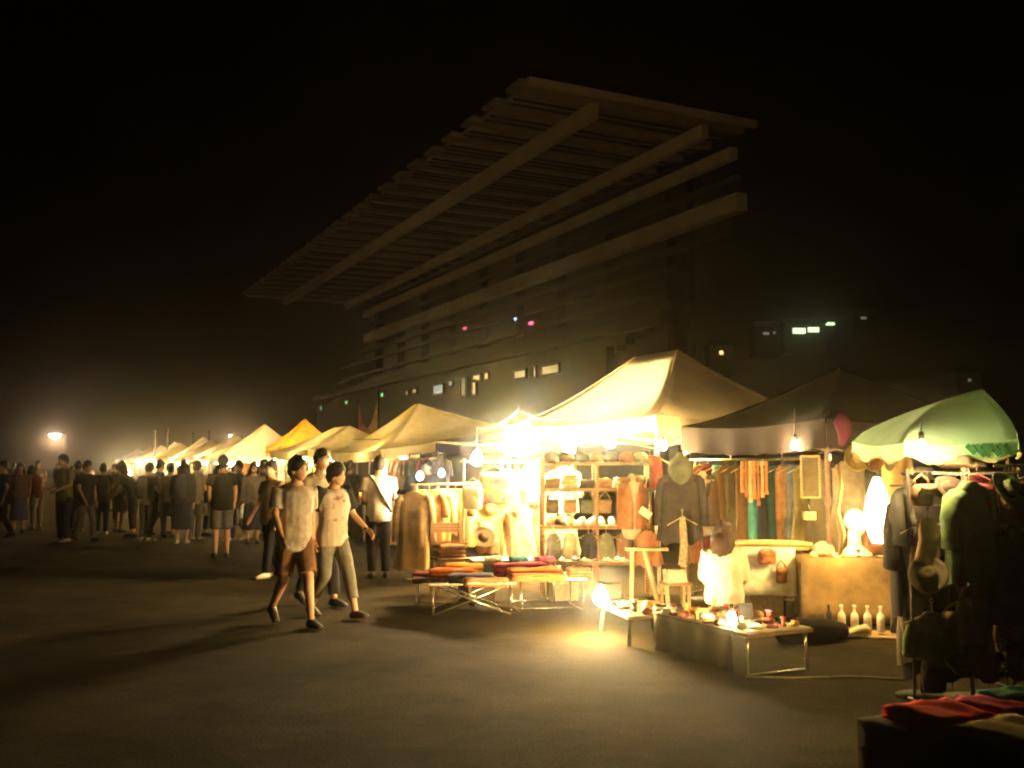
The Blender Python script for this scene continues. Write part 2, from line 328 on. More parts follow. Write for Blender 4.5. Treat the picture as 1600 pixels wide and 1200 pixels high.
# ------------------------------------------------------------------ tents
def sag(t): return t ** 1.35
def make_tent(name, label, a, n, Wn, La, eave, peak, ridge, mat, frame=dark_steel, group='market tents in a row', valance=.22, front_drop=0., rz=0., legs=True, div=7, near_drop=0.):
    t = thing(name, label, 'tent', W(a, n), TD + rz, group)
    r0, r1 = Vector((Wn / 2, La / 2 - ridge / 2, peak)), Vector((Wn / 2, La / 2 + ridge / 2, peak))
    def ez(x, y): return eave - front_drop * (1 - x / Wn) - near_drop * (1 - y / La)
    cs = [Vector((0, 0, ez(0, 0))), Vector((Wn, 0, ez(Wn, 0))), Vector((Wn, La, ez(Wn, La))), Vector((0, La, ez(0, La)))]
    tops = [(r0, r0), (r0, r1), (r1, r1), (r1, r0)]
    c = MB(); me_v = {}
    sd = random.random() * 50
    for k in range(4):
        p, q = cs[k], cs[(k + 1) % 4]; tp, tq = tops[k]
        grid = []
        for i in range(div + 1):
            u = i / div; row = []
            for j in range(div + 3):
                s_ = j / (div + 2)
                e = p.lerp(q, s_); top = tp.lerp(tq, s_); pt = e.lerp(top, u)
                z0 = e.z + (top.z - e.z) * sag(u)
                dip = -.06 * math.sin(math.pi * s_) * (1 - u) - .05 * math.sin(math.pi * u) * math.sin(math.pi * s_)
                pt.z = z0 + dip + wob(pt, .03, (1.7, 1.7, 1.7), sd) * math.sin(math.pi * u)
                row.append(pt)
            grid.append(row)
        o = len(c.v); cols = div + 3
        c.add([x for rw in grid for x in rw], [(i * cols + j, i * cols + j + 1, (i + 1) * cols + j + 1, (i + 1) * cols + j) for i in range(div) for j in range(cols - 1)])
    me = c.mesh('canopy', True)
    bm = bmesh.new(); bm.from_mesh(me); bmesh.ops.remove_doubles(bm, verts=bm.verts, dist=.002); bm.to_mesh(me); bm.free()
    can = link('canopy', me, mat, t)
    for k in range(4):
        p = cs[k]; tpv = tops[k][0]; path = []
        for i in range(9): u = i / 8; q = p.lerp(tpv, u); q.z = p.z + (tpv.z - p.z) * sag(u) + .004; path.append(q)
        MB().tube(path, .009, 5).build('hip_seam', mat, can, smooth=True)
    if valance:
        for k in range(4):
            p, q = cs[k], cs[(k + 1) % 4]; out = Vector(((p + q) / 2 - Vector((Wn / 2, La / 2, 0)))); out.z = 0; out.normalize()
            g0 = []
            for i in range(4):
                row = []
                for j in range(17):
                    s_ = j / 16; e = p.lerp(q, s_); v = i / 3
                    row.append(e + out * (.012 + .035 * v * math.sin(s_ * 26 + k)) + Vector((0, 0, -.06 * math.sin(math.pi * s_) - valance * v - (.02 * abs(math.sin(s_ * 20)) if i == 3 else 0))))
                g0.append(row)
            MB().sheet(g0).build('valance', mat, can, smooth=True)
    if legs:
        for p in cs:
            l = MB(); ix = .03 if p.x < 1 else -.03; iy = .03 if p.y < 1 else -.03
            l.box((p.x + ix, p.y + iy, p.z / 2 - .02), (.035, .035, p.z - .06)); l.box((p.x + ix, p.y + iy, .012), (.11, .11, .02)); l.box((p.x + ix, p.y + iy, 1.25), (.05, .05, .09))
            l.build('leg', frame, t)
        for k in range(4):
            p, q = cs[k].copy(), cs[(k + 1) % 4].copy(); mid = (p + q) / 2
            b = MB(); cen = Vector((Wn / 2, La / 2, 0)); sh = lambda v, dz: v + (Vector((cen.x, cen.y, v.z)) - v) * .02 + Vector((0, 0, dz))
            b.bar(sh(p, -.12), sh(mid, -.32), .018); b.bar(sh(p, -.34), sh(mid, -.1), .018); b.bar(sh(q, -.12), sh(mid, -.32), .018); b.bar(sh(q, -.34), sh(mid, -.1), .018)
            b.build('truss', frame, t)
        MB().tube([(Wn / 2, La / 2, eave - .2), (Wn / 2, La / 2, peak - .02)], .02, 6).build('king_post', frame, t)
        MB().bar((0, La / 2, eave - .32), (Wn, La / 2, eave - .3), .02).build('crossbar', frame, t)
    return t
cream = M('canvas_cream', (.78, .66, .46), rough=.95, scale=3, var=.10, bump=.6, trans=.06)
cream2 = M('canvas_yellow', (.80, .70, .40), rough=.95, scale=3, var=.12, bump=.6, trans=.09)
white_c = M('canvas_white', (.78, .72, .60), rough=.95, scale=3, var=.08, bump=.6, trans=0.15)
orange_c = M('canvas_orange', (.92, .40, .035), rough=.95, scale=3, var=.12, bump=.6, trans=0.13)
brown_c = M('canvas_dark_brown', (.013, .006, .009), rough=.95, scale=3, var=.2, bump=.1, trans=.04)
blue_c = M('canvas_dark_blue', (.05, .05, .075), rough=.9, scale=3, var=.2, bump=.1, trans=.15)
green_c = M('canvas_green', (.36, .66, .45), rough=.9, scale=3, var=.1, bump=.06, trans=0.1)
white_frame = steel
make_tent('market_tent', 'large cream tent with a ridged peak in the middle of the row', 10.62, 7.32, 3.0, 4.4, 2.27, 3.36, 1.15, cream, white_frame, valance=.2, div=10)
make_tent('market_tent', 'dark brown tent with sagging sides right of the large cream tent', 7.95, 7.62, 2.9, 2.55, 2.12, 2.82, .05, brown_c, M('bronze_leg', (.16, .11, .09), rough=.5, metal=.3), valance=.3, div=10)
make_tent('market_tent', 'dark blue grey tent standing left of the large cream tent', 16.0, 7.9, 3.0, 3.6, 2.15, 2.55, .1, blue_c)
make_tent('market_tent', 'pale yellow tent with a low front edge, left of the blue grey tent', 22.6, 7.7, 3.4, 4.2, 2.62, 3.25, .3, cream2, front_drop=.62)
make_tent('market_tent', 'pale yellow tent with a long flat top below the banner', 28.2, 7.4, 3.4, 4.6, 2.1, 2.85, 1.6, cream2)
make_tent('market_tent', 'bright orange tent with a pointed peak', 33.6, 7.9, 2.2, 2.2, 2.3, 3.28, .05, orange_c)
make_tent('market_tent', 'white tent with a tall swept peak left of the orange tent', 37.4, 6.9, 3.4, 3.8, 2.0, 3.25, .15, white_c)
far = [(42.4, 7.4, cream2, 2.95), (46.8, 7.6, white_c, 3.15), (51.6, 7.4, cream, 3.0), (56.4, 7.7, white_c, 3.25), (61.5, 7.2, cream2, 3.0), (67, 7.6, white_c, 3.2), (73, 7.5, white_c, 3.1), (80, 7.6, cream2, 3.1), (88, 7.4, white_c, 3.1)]
for i, (a, nn, mt, pk) in enumerate(far):
    make_tent('market_tent', 'distant pale tent, %s beyond the swept white tent' % ORD[i], a, nn, 3.2, 3.6, 2.1, pk, .1, mt, group='distant tents of the row', div=5)

# ------------------------------------------------------------------ people
def remesh(mb, voxel, smooth=4, wr=0., seed=0.):
    me = mb.mesh('tmp'); o = bpy.data.objects.new('tmp', me); work = bpy.data.scenes.new('work'); work.collection.objects.link(o)
    m = o.modifiers.new('r', 'REMESH'); m.mode = 'VOXEL'; m.voxel_size = voxel
    s = o.modifiers.new('s', 'SMOOTH'); s.iterations = smooth; s.factor = .5
    work.view_layers[0].update(); dg = work.view_layers[0].depsgraph
    out = bpy.data.meshes.new_from_object(o.evaluated_get(dg))
    bpy.data.objects.remove(o); bpy.data.scenes.remove(work); bpy.data.meshes.remove(me)
    if wr:
        nrm = [v.normal.copy() for v in out.vertices]; flat = []
        for v, nn in zip(out.vertices, nrm):
            p = v.co.copy(); flat += (p + nn * (wob(p, wr, (9, 9, 4), seed) + wob(p, wr * .5, (22, 22, 9), seed)))[:]
        out.vertices.foreach_set('co', flat); out.update()
    for p in out.polygons: p.use_smooth = True
    return out
def joinmesh(me, mb):                                  # body from the remesher plus head and hands
    bm = bmesh.new(); bm.from_mesh(me); m2 = mb.mesh('t2', True); bm.from_mesh(m2); bm.to_mesh(me); bm.free(); bpy.data.meshes.remove(m2)
    for p in me.polygons: p.use_smooth = True
    return me
BASE = dict(pel=(0, 0, .93), chest=(0, .01, 1.27), neck=(0, 0, 1.46), head=(0, .03, 1.60),
            shL=(-.175, 0, 1.40), elL=(-.215, -.02, 1.13), wrL=(-.21, .05, .89), shR=(.175, 0, 1.40), elR=(.215, -.02, 1.13), wrR=(.21, .05, .89),
            hiL=(-.088, 0, .90), knL=(-.095, .02, .49), anL=(-.095, -.02, .085), toL=(-.115, .15, .03), hiR=(.088, 0, .90), knR=(.095, .02, .49), anR=(.095, -.02, .085), toR=(.115, .15, .03))
def pose(**k): d = dict(BASE); d.update(k); return {a: Vector(b) for a, b in d.items()}
def head_mesh(mb, c, yaw=0., pitch=0., seg=20, rings=16):
    m = Matrix.Rotation(yaw, 3, 'Z') @ Matrix.Rotation(-pitch, 3, 'X'); vs = []; fs = []
    for i in range(rings + 1):
        th = math.pi * i / rings; z = -math.cos(th); rr = max(.015, math.sin(th))
        for k in range(seg):
            an = 2 * math.pi * k / seg; x, y = math.cos(an) * rr, math.sin(an) * rr
            p = Vector((x * .074, y * .095, z * .118))
            if z < -.1:                                  # jaw narrows, chin forward
                f = min(1, (-.1 - z) / .9); p.x *= 1 - .38 * f; p.y = p.y * (1 - .3 * f) + .028 * f
            front = max(0, y)
            if front > .3:
                ax = abs(p.x)
                if ax < .022 and -.5 < z < .08: p.y += .02 * (1 - ax / .022) * (1 - abs((z + .28) / .3)) if abs(z + .28) < .3 else 0
                if .018 < ax < .05 and -.05 < z < .16: p.y -= .007
                if z > .16 and z < .34: p.y += .004
                if abs(z + .58) < .09 and ax < .03: p.y += .004
            vs.append(Vector(c) + m @ p)
    for i in range(rings):
        for k in range(seg):
            k2 = (k + 1) % seg; fs.append((i * seg + k, i * seg + k2, (i + 1) * seg + k2, (i + 1) * seg + k))
    fs.append(tuple(range(seg - 1, -1, -1))); fs.append(tuple(rings * seg + k for k in range(seg)))
    mb.add(vs, fs)
    for s in (-1, 1):
        o = len(mb.v); mb.ell((s * .076, -.008, -.012), (.012, .022, .032), 8, 6)
        for i in range(o, len(mb.v)): mb.v[i] = tuple(Vector(c) + m @ Vector(mb.v[i]))
def hand(mb, wr, el, side, fwd=Vector((0, 1, 0)), curl=.5):
    d = (wr - el).normalized(); w = d.cross(fwd).normalized() if abs(d.dot(fwd)) < .95 else Vector((1, 0, 0)); f = w.cross(d) if w.cross(d).dot(fwd) > 0 else -w.cross(d)
    # palm lies in the plane of d and f (thumb side forward)
    mb.tube([wr - d * .02, wr + d * .03, wr + d * .085], [(.02, .024), (.017, .036), (.014, .04)], 8, ref=tuple(w), rounded=True)
    inn = w * (-1 if w.x * side > 0 else 1)
    for i, (off, ln) in enumerate(((.030, .066), (.010, .075), (-.010, .07), (-.029, .055))):
        p0 = wr + d * .082 + f * off; p1 = p0 + d * ln * .5 + inn * .006; p2 = p1 + (d * (1 - curl) + inn * curl).normalized() * ln * .3; p3 = p2 + (d * (1 - curl * 1.4) + inn * curl * 1.4).normalized() * ln * .25
        mb.tube([p0, p1, p2, p3], [.0095, .0088, .008, .0065], 6, ref=tuple(w), rounded=True)
    b0 = wr + d * .025 + f * .028; mb.tube([b0, b0 + d * .028 + f * .022, b0 + d * .06 + f * .03 + inn * .01], [.012, .0105, .008], 6, ref=tuple(w), rounded=True)
def hair_mesh(c, yaw, long=0., seed=1., vol=1.):
    m = Matrix.Rotation(yaw, 3, 'Z'); mb = MB(); vs = []; fs = []; seg, rings = 24, 12
    for i in range(rings + 1):
        for k in range(seg):
            an = 2 * math.pi * k / seg; fr = math.sin(an)                      # 1 = front
            low = 1.95 - .66 * max(0, fr) ** 1.5 + .5 * max(0, -fr) + .11 * math.sin(an * 7 + seed) + .06 * math.sin(an * 13)
            th = low * i / rings * (1 if long == 0 or fr > .2 else 1)
            x, y, z = math.cos(an) * math.sin(th), math.sin(an) * math.sin(th), math.cos(th)
            p = Vector((x * .088 * vol, y * .108 * vol - .004, z * .132 * vol + .004))
            p *= 1 + wob((x * 2, y * 2, z * 2), .14, (2.2, 2.2, 2.2), seed) + wob((x, y, z), .13, (9, 9, 4), seed)
            vs.append(Vector(c) + m @ p)
    for i in range(rings):
        for k in range(seg):
            k2 = (k + 1) % seg; fs.append((i * seg + k, (i + 1) * seg + k, (i + 1) * seg + k2, i * seg + k2))
    mb.add(vs, fs)
    if long:
        for j in range(26):
            an = math.pi + math.pi * (j + .5) / 26 * 1.1 - .16; x, y = math.cos(an) * .085, math.sin(an) * .1
            p0 = Vector((x, y, .02)); ln = long * (.75 + .4 * random.random())
            pts = [p0, p0 + Vector((x * .25, y * .25 - .015, -ln * .4)), p0 + Vector((x * .15 + wob((j, 0, 0), .05), y * .1 - .04, -ln * .75)), p0 + Vector((x * .2, -.03, -ln))]
            mb.tube([Vector(c) + m @ q for q in pts], [.022, .026, .02, .007], 6)
    return mb
def person_meshes(J, voxel=.014, sleeve=.6, legs=.5, shirt_len=.0, loose=0., head_yaw=0., head_pitch=0., long_hair=0., fingers=True, seed=1., skirt=0., vol=1., long_sleeve=False):
    out = {}
    pel, ch, nk = J['pel'], J['chest'], J['neck']
    tor = lambda b, e0=0.: ([pel + Vector((0, 0, -.07 - e0)), pel, pel.lerp(ch, .4), ch, ch.lerp(nk, .6), nk - Vector((0, 0, .015))],
                     [(.145 + b, .10 + b), (.155 + b, .108 + b), (.137 + b, .095 + b), (.155 + b, .107 + b), (.165 + b * .7, .09 + b * .6), (.085 + b * .3, .06 + b * .3)])
    body = MB(); body.tube(*tor(0.), seg=16, rounded=True); body.tube([nk - Vector((0, 0, .04)), nk.lerp(J['head'], .45), J['head'] - Vector((0, .012, .03))], [.06, .053, .053], 12)
    hd = MB(); head_mesh(hd, J['head'], head_yaw, head_pitch)
    for s in 'LR':
        sh, el, wr = J['sh' + s], J['el' + s], J['wr' + s]
        body.tube([sh + Vector((.05 if s == 'L' else -.05, 0, .0)), sh, sh.lerp(el, .45), el, el.lerp(wr, .35), wr], [.055, .056, .046, .038, .039, .026], 10, rounded=True)
        hi, kn, an, to = J['hi' + s], J['kn' + s], J['an' + s], J['to' + s]
        body.tube([hi + Vector((0, 0, .03)), hi.lerp(kn, .35), kn, kn.lerp(an, .3) + Vector((0, -.012, 0)), kn.lerp(an, .7), an], [.088, .080, .056, .056, .042, .036], 10, rounded=True)
        body.tube([an + Vector((0, -.035, -.035)) , an.lerp(to, .5) + Vector((0, 0, -.012)), to], [(.034, .034), (.04, .026), (.036, .016)], 8, rounded=True)
        if fingers: hand(hd, wr, el, -1 if s == 'L' else 1)
        else: hd.tube([wr, wr + (wr - el).normalized() * .09, wr + (wr - el).normalized() * .17], [(.022, .028), (.018, .036), (.012, .02)], 8, rounded=True)
    out['body'] = joinmesh(remesh(body, voxel), hd)
    b = MB(); b.tube(*tor(.022 + loose, shirt_len), seg=16); sl = MB()
    for s in 'LR':
        sh, el, wr = J['sh' + s], J['el' + s], J['wr' + s]
        inn = sh + Vector((.06 if s == 'L' else -.06, 0, -.005))
        if long_sleeve: b.tube([inn, sh, sh.lerp(el, .5), el, el.lerp(wr, .6), wr], [.078, .076, .068, .058, .053, .045], 12, rounded=True)
        else: b.tube([inn, sh, sh.lerp(el, sleeve)], [.078, .077, .076], 12)
    out['shirt'] = remesh(b, voxel, 3, .006 + loose * .15, seed)
    b = MB()
    b.tube([pel + Vector((0, 0, .06)), pel, pel + Vector((0, 0, -.09))], [(.158, .112), (.168, .122), (.165, .118)], 16)
    if skirt:
        b.tube([pel, pel + Vector((0, 0, -skirt * .5)), pel + Vector((0, 0, -skirt))], [(.17, .125), (.19, .16), (.22, .2)], 18)
    else:
        for s in 'LR':
            hi, kn, an = J['hi' + s], J['kn' + s], J['an' + s]
            if legs <= .5: pts, rr = [hi, hi.lerp(kn, .5), hi.lerp(kn, legs * 2)], [.108, .102, .098]
            else: pts, rr = [hi, hi.lerp(kn, .5), kn, kn.lerp(an, min(1, legs * 2 - 1) * .5), kn.lerp(an, min(1, legs * 2 - 1) * .98)], [.106, .096, .077, .07, .062]
            b.tube(pts, rr, 12)
    out['trousers'] = remesh(b, voxel, 3, .006, seed + 3)
    out['hair'] = hair_mesh(J['head'] + Vector((0, -.006, .012)), head_yaw, long_hair, seed, vol).mesh('hair', True)
    for s in 'LR':
        an, to = J['an' + s], J['to' + s]; b = MB(); h = an + Vector((0, -.045, -.04)); mid = an.lerp(to, .5)
        b.tube([h, an + Vector((0, .01, -.03)), mid + Vector((0, 0, -.012)), to + Vector((0, .01, .0))], [(.040, .046), (.044, .05), (.049, .038), (.042, .024)], 10, rounded=True)
        out['shoe' + s] = b.mesh('shoe', True)
    return out
PART = dict(body='body', shirt='shirt', trousers='trousers', hair='hair', shoeL='shoe', shoeR='shoe')
def make_person(meshes, label, loc, rz, mats, scale=1., group=None, eyes=None):
    t = thing('person', label, 'person', loc, rz, group); t.scale = (scale,) * 3
    for k, me in meshes.items():
        kk = 'shoe' if k.startswith('shoe') else k
        o = bpy.data.objects.new(PART[k], me); 
        if not me.materials: me.materials.append(mats[kk])
        C.objects.link(o); o.parent = t; setmat(o, mats[kk])
    return t
def cmats(shirt, trousers, hair=None, shoe=(.03, .03, .03), sk=None, **k):
    return dict(body=sk or skin, shirt=shirt if not isinstance(shirt, tuple) else cloth(shirt), trousers=cloth(trousers), hair=hair or hair_black, shoe=M('shoe_%d' % (shoe[0] * 1000), shoe, rough=.6))

# the two walkers in front and the one behind them
JA = pose(chest=(0, .03, 1.27), neck=(0, .03, 1.46), head=(0, .08, 1.60), hiL=(-.09, 0, .90), knL=(-.095, .17, .50), anL=(-.09, .27, .09), toL=(-.11, .44, .035),
          hiR=(.09, 0, .90), knR=(.095, -.03, .47), anR=(.085, -.36, .17), toR=(.09, -.24, .035), elR=(.225, .05, 1.14), wrR=(.21, .2, .93), elL=(-.23, -.1, 1.14), wrL=(-.225, -.06, .88))
JB = pose(chest=(0, .03, 1.27), neck=(0, .02, 1.46), head=(0, .07, 1.59), knL=(-.095, .19, .50), anL=(-.09, .33, .09), toL=(-.11, .49, .06), knR=(.095, -.0, .48), anR=(.09, -.26, .12), toR=(.10, -.12, .03),
          elL=(-.27, .04, 1.14), wrL=(-.33, .22, .98), elR=(.225, -.06, 1.14), wrR=(.22, -.04, .88))
shirtA = M('shirt_grey_white', (.26, .225, .195), rough=.9, scale=12, col2=(.42, .37, .33))
shirtB = M('shirt_print', (.5, .42, .36), rough=.9, scale=7, col2=(.22, .12, .07)); 
n_ = shirtB.node_tree.nodes
for x in n_:
    if x.type == 'VALTORGB': x.color_ramp.elements[0].position = .56; x.color_ramp.elements[1].position = .62
pa = person_meshes(JA, .012, sleeve=.75, legs=.44, shirt_len=.09, loose=.022, head_yaw=R(28), head_pitch=R(-10), seed=3., vol=1.06)
HEAD = R(-146)
wa = make_person(pa, 'young person in grey white tee and brown shorts, nearer of the walking pair', at(457, 972, 10.25) * Vector((1, 1, 0)), HEAD, cmats(shirtA, (.16, .085, .045), shoe=(.025, .02, .02)), .985)
pb = person_meshes(JB, .012, sleeve=.7, legs=.84, shirt_len=.06, loose=.02, head_yaw=R(26), head_pitch=R(-10), seed=9., vol=1.1)
wb = make_person(pb, 'young person in cream printed tee with dark sleeves and cropped grey trousers', at(517, 958, 10.85) * Vector((1, 1, 0)), HEAD + R(12), cmats(shirtB, (.18, .17, .14), shoe=(.06, .05, .04)), .95)
for s in 'LR':
    sh, el = JB['sh' + s], JB['el' + s]; b = MB()
    b.tube([sh + Vector((.02 if s == 'L' else -.02, 0, .012)), sh, sh.lerp(el, .4), sh.lerp(el, .74)], [.088, .088, .085, .083], 14, rounded=False); b.build('sleeve', cloth((.02, .02, .022)), wb, smooth=True)
b = MB(); b.tube([JB['neck'] + Vector((.075 * math.cos(a), .062 * math.sin(a) + .005, -.012 - .02 * math.sin(a))) for a in [2 * math.pi * i / 14 for i in range(15)]], .011, 6); b.build('collar', cloth((.12, .03, .025)), wb, smooth=True)
for t_, J in ((wb, JB),):
    b = MB(); 
    b.lathe([(.024, -.012), (.03, -.012), (.03, .012), (.024, .012)], tuple(J['wrL'] - (J['wrL'] - J['elL']).normalized() * .02), 10); b.build('wristband', cloth((.02, .02, .02)), t_)
def features(J, yaw, pt, t_):
    m = Matrix.Rotation(yaw, 3, 'Z') @ Matrix.Rotation(-pt, 3, 'X')
    for sx in (-1, 1): MB().ell((0, 0, 0), (.014, .007, .007), 8, 5).build('eye', hair_black, t_, tuple(J['head'] + m @ Vector((sx * .03, .083, .004))), yaw, True); MB().ell((0, 0, 0), (.022, .008, .006), 8, 5).build('eyebrow', hair_black, t_, tuple(J['head'] + m @ Vector((sx * .031, .088, .026))), yaw, True)
    MB().ell((0, 0, 0), (.024, .008, .007), 8, 5).build('mouth', M('lips', (.30, .11, .09)), t_, tuple(J['head'] + m @ Vector((0, .084, -.066))), yaw, True)
features(JB, R(26), R(-10), wb); features(JA, R(28), R(-10), wa)
JC = pose(knL=(-.095, .12, .5), anL=(-.09, .18, .09), toL=(-.11, .35, .035), knR=(.095, -.02, .48), anR=(.085, -.25, .14), toR=(.09, -.12, .03), elL=(-.23, -.08, 1.14), wrL=(-.22, -.02, .88))
pc = person_meshes(JC, .016, sleeve=.7, legs=.95, shirt_len=.05, loose=.015, head_yaw=R(-10), seed=5.)
wc = make_person(pc, 'dark haired person in pale shirt, mostly hidden behind the walking pair', at(497, 940, 11.7) * Vector((1, 1, 0)), HEAD + R(10), cmats((.42, .38, .3), (.04, .04, .045)), 1.05)
features(JC, R(-10), 0., wc)
# standing visitors
J1 = pose(elL=(-.225, .03, 1.13), wrL=(-.12, .2, 1.05), elR=(.225, .02, 1.13), wrR=(.1, .22, 1.08), head=(0, .06, 1.595))
J2 = pose()
J3 = pose(knL=(-.10, .12, .5), anL=(-.1, .16, .085), toL=(-.12, .33, .03), knR=(.095, -.03, .48), anR=(.09, -.22, .13), toR=(.1, -.08, .03), elR=(.22, .06, 1.13), wrR=(.2, .2, .93))
J4 = pose(chest=(0, .1, 1.24), neck=(0, .2, 1.41), head=(0, .28, 1.53), shL=(-.175, .19, 1.35), shR=(.175, .19, 1.35), elL=(-.22, .27, 1.1), wrL=(-.14, .42, .98), elR=(.22, .27, 1.1), wrR=(.14, .42, .96))
protos = [person_meshes(J1, .02, .65, 1., .06, .015, seed=11, fingers=False), person_meshes(J2, .02, .65, .5, .05, .02, seed=12, fingers=False),
          person_meshes(J3, .02, .65, 1., .08, .02, head_yaw=R(20), seed=13, fingers=False), person_meshes(J4, .02, .65, .9, .03, .01, seed=14, long_hair=.2, fingers=False),
          person_meshes(J2, .02, .65, .5, .02, .01, seed=15, long_hair=.28, skirt=.62, fingers=False, long_sleeve=True)]
white_back = M('shirt_white_back', (.66, .6, .52), rough=.9, scale=5, col2=(.5, .42, .34))
pw = make_person(protos[0], 'person seen from behind in pale jacket and dark trousers beside the clothes rack', W(14.0, 4.75), R(12), cmats(white_back, (.018, .016, .016)), 1.02)
MB().tube([(-.13, .11, 1.42), (-.15, 0, 1.46), (-.08, -.135, 1.36), (.06, -.14, 1.12), (.17, -.09, .93)], .016, 6).build('bag_strap', cloth((.02, .02, .02)), pw, smooth=True)
make_person(protos[2], 'dark clothed person just behind the nearer walker', W(14.7, 3.35), R(140), cmats((.16, .11, .075), (.012, .012, .013), shoe=(.5, .45, .4)), .98)
make_person(protos[1], 'dark figure standing under the blue grey tent', W(18.3, 7.2), R(160), cmats((.05, .05, .06), (.03, .03, .03)), 1.0)
cols = [(.30, .12, .07), (.10, .09, .08), (.42, .36, .22), (.05, .05, .055), (.18, .15, .11), (.55, .48, .38), (.08, .07, .05), (.35, .09, .06), (.14, .16, .10), (.48, .35, .2), (.03, .03, .035), (.25, .2, .16)]
dim_skin = M('dimmed_skin', (.27, .15, .10), rough=.6, var=.08, scale=5, bump=.02)  # skin colour darkened so the crowd looks dimly lit
crowd = [  # px, foot y, proto, shirt, rz, scale, label
 (98, 848, 0, (.40, .34, .17), 150, 1.08, 'tall figure in a mustard shirt standing in the dim crowd at left'),
 (345, 872, 1, (.014, .013, .012), 20, 1.04, 'tall black silhouetted figure in front of the bright far stalls'),
 (28, 832, 4, (.30, .16, .14), 200, .98, 'figure in a dull pink top near the left edge'),
 (56, 828, 3, (.36, .09, .05), 60, .98, 'figure in a rusty red top near the left edge'),
 (3, 842, 2, (.06, .05, .045), 130, 1.0, 'dark figure cut by the left edge of the picture'),
 (132, 846, 2, (.045, .042, .04), 240, 1.0, 'dark clothed figure just right of the mustard shirt'),
 (158, 836, 0, (.09, .07, .06), 20, .97, 'dark figure in the dim crowd left of the two low bulbs'),
 (186, 832, 1, (.14, .11, .09), 330, 1.0, 'bareleg figure in brown top below the two low bulbs'),
 (207, 838, 3, (.11, .12, .08), 100, 1.0, 'stooping figure in olive top below the far bulbs'),
 (228, 846, 0, (.30, .29, .2), 340, .98, 'figure in a pale olive top facing the far stalls'),
 (246, 836, 2, (.05, .05, .06), 300, 1.02, 'dark striding figure in front of the far white tents'),
 (263, 840, 1, (.62, .40, .2), 30, .97, 'figure in a pale orange top lit from the side'),
 (284, 850, 4, (.12, .1, .09), 10, 1.0, 'long haired figure in a dark dress before the far stalls'),
 (303, 846, 0, (.36, .3, .2), 350, 1.0, 'figure in a beige top left of the black silhouette'),
 (322, 838, 3, (.08, .075, .07), 280, 1.0, 'stooping dark figure left of the black silhouette'),
 (372, 846, 2, (.17, .11, .07), 120, 1.0, 'striding figure in brown right of the black silhouette'),
 (394, 850, 4, (.24, .18, .12), 200, .98, 'long haired figure in tan behind the walking pair'),
 (408, 838, 0, (.07, .06, .05), 330, 1.02, 'dark figure facing the stalls behind the walking pair'),
 (545, 842, 1, (.09, .085, .06), 340, 1.0, 'dark figure at the stalls between walker and rack'),
 (575, 850, 3, (.13, .1, .07), 320, 1.0, 'stooping figure at the stalls left of the pale jacket')]
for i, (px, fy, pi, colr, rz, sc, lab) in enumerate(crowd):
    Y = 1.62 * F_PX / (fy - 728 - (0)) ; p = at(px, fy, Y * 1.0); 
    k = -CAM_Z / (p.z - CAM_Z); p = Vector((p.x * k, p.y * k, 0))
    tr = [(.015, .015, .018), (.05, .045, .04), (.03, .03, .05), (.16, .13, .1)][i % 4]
    tp = make_person(protos[pi], lab, p, R(rz), cmats(tuple(c * .3 for c in colr), tr, sk=dim_skin, shoe=(.2, .18, .16) if i % 3 == 0 else (.02, .02, .02)), sc, 'people in the market crowd')  # shirt colours scaled down, dimness of the crowd put into the cloth
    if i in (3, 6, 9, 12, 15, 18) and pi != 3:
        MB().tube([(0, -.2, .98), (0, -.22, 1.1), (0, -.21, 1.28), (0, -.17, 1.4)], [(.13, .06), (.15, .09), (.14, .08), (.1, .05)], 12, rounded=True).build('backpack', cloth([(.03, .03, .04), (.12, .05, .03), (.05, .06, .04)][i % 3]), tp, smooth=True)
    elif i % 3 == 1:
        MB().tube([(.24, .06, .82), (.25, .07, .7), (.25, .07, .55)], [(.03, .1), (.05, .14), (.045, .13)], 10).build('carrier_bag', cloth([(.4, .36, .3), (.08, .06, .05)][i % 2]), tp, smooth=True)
for i in range(28):                                     # farther figures, skin and shirts coloured darker to melt into the dark
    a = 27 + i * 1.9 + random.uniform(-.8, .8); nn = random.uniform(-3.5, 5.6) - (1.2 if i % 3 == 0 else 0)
    make_person(protos[i % 5], 'tiny distant figure in the crowd far along the row', W(a, nn), R(random.uniform(0, 360)), cmats(tuple(c * .4 for c in cols[i % len(cols)]), (.02, .02, .025), sk=dim_skin), random.uniform(.92, 1.05), 'tiny distant people')
# woman sitting low with her back to us
JW = pose(pel=(0, 0, .40), chest=(0, .05, .70), neck=(0, .06, .87), head=(0, .09, 1.0), shL=(-.165, .05, .82), shR=(.165, .05, .82), elL=(-.21, .1, .57), wrL=(-.13, .3, .48), elR=(.21, .1, .57), wrR=(.14, .32, .5),
          hiL=(-.09, .04, .38), knL=(-.13, .43, .44), anL=(-.12, .38, .085), toL=(-.13, .55, .03), hiR=(.09, .04, .38), knR=(.13, .43, .44), anR=(.12, .38, .085), toR=(.13, .55, .03))
for k_ in JW:
    if k_[:2] in ('pe', 'ch', 'ne', 'he', 'sh', 'el', 'wr', 'hi'): JW[k_].z -= .1
pwm = person_meshes(JW, .012, long_sleeve=True, legs=.95, shirt_len=.02, loose=.03, head_yaw=R(-25), seed=21, long_hair=.3, vol=1.08)
wp = at(1132, 950, 10.35)
make_person(pwm, 'long haired seller in a white top sitting low with back turned', (wp.x, wp.y, 0), R(-12), cmats((.6, .55, .46), (.05, .05, .07), hair=hair_brown), 1.0)
st = thing('stool', 'low wooden stool under the seated seller in white', 'stool', (wp.x, wp.y, 0), R(-12))
MB().lathe([(.14, .15), (.16, .16), (.16, .185), (.14, .195)], seg=16).build('seat', wood, st)
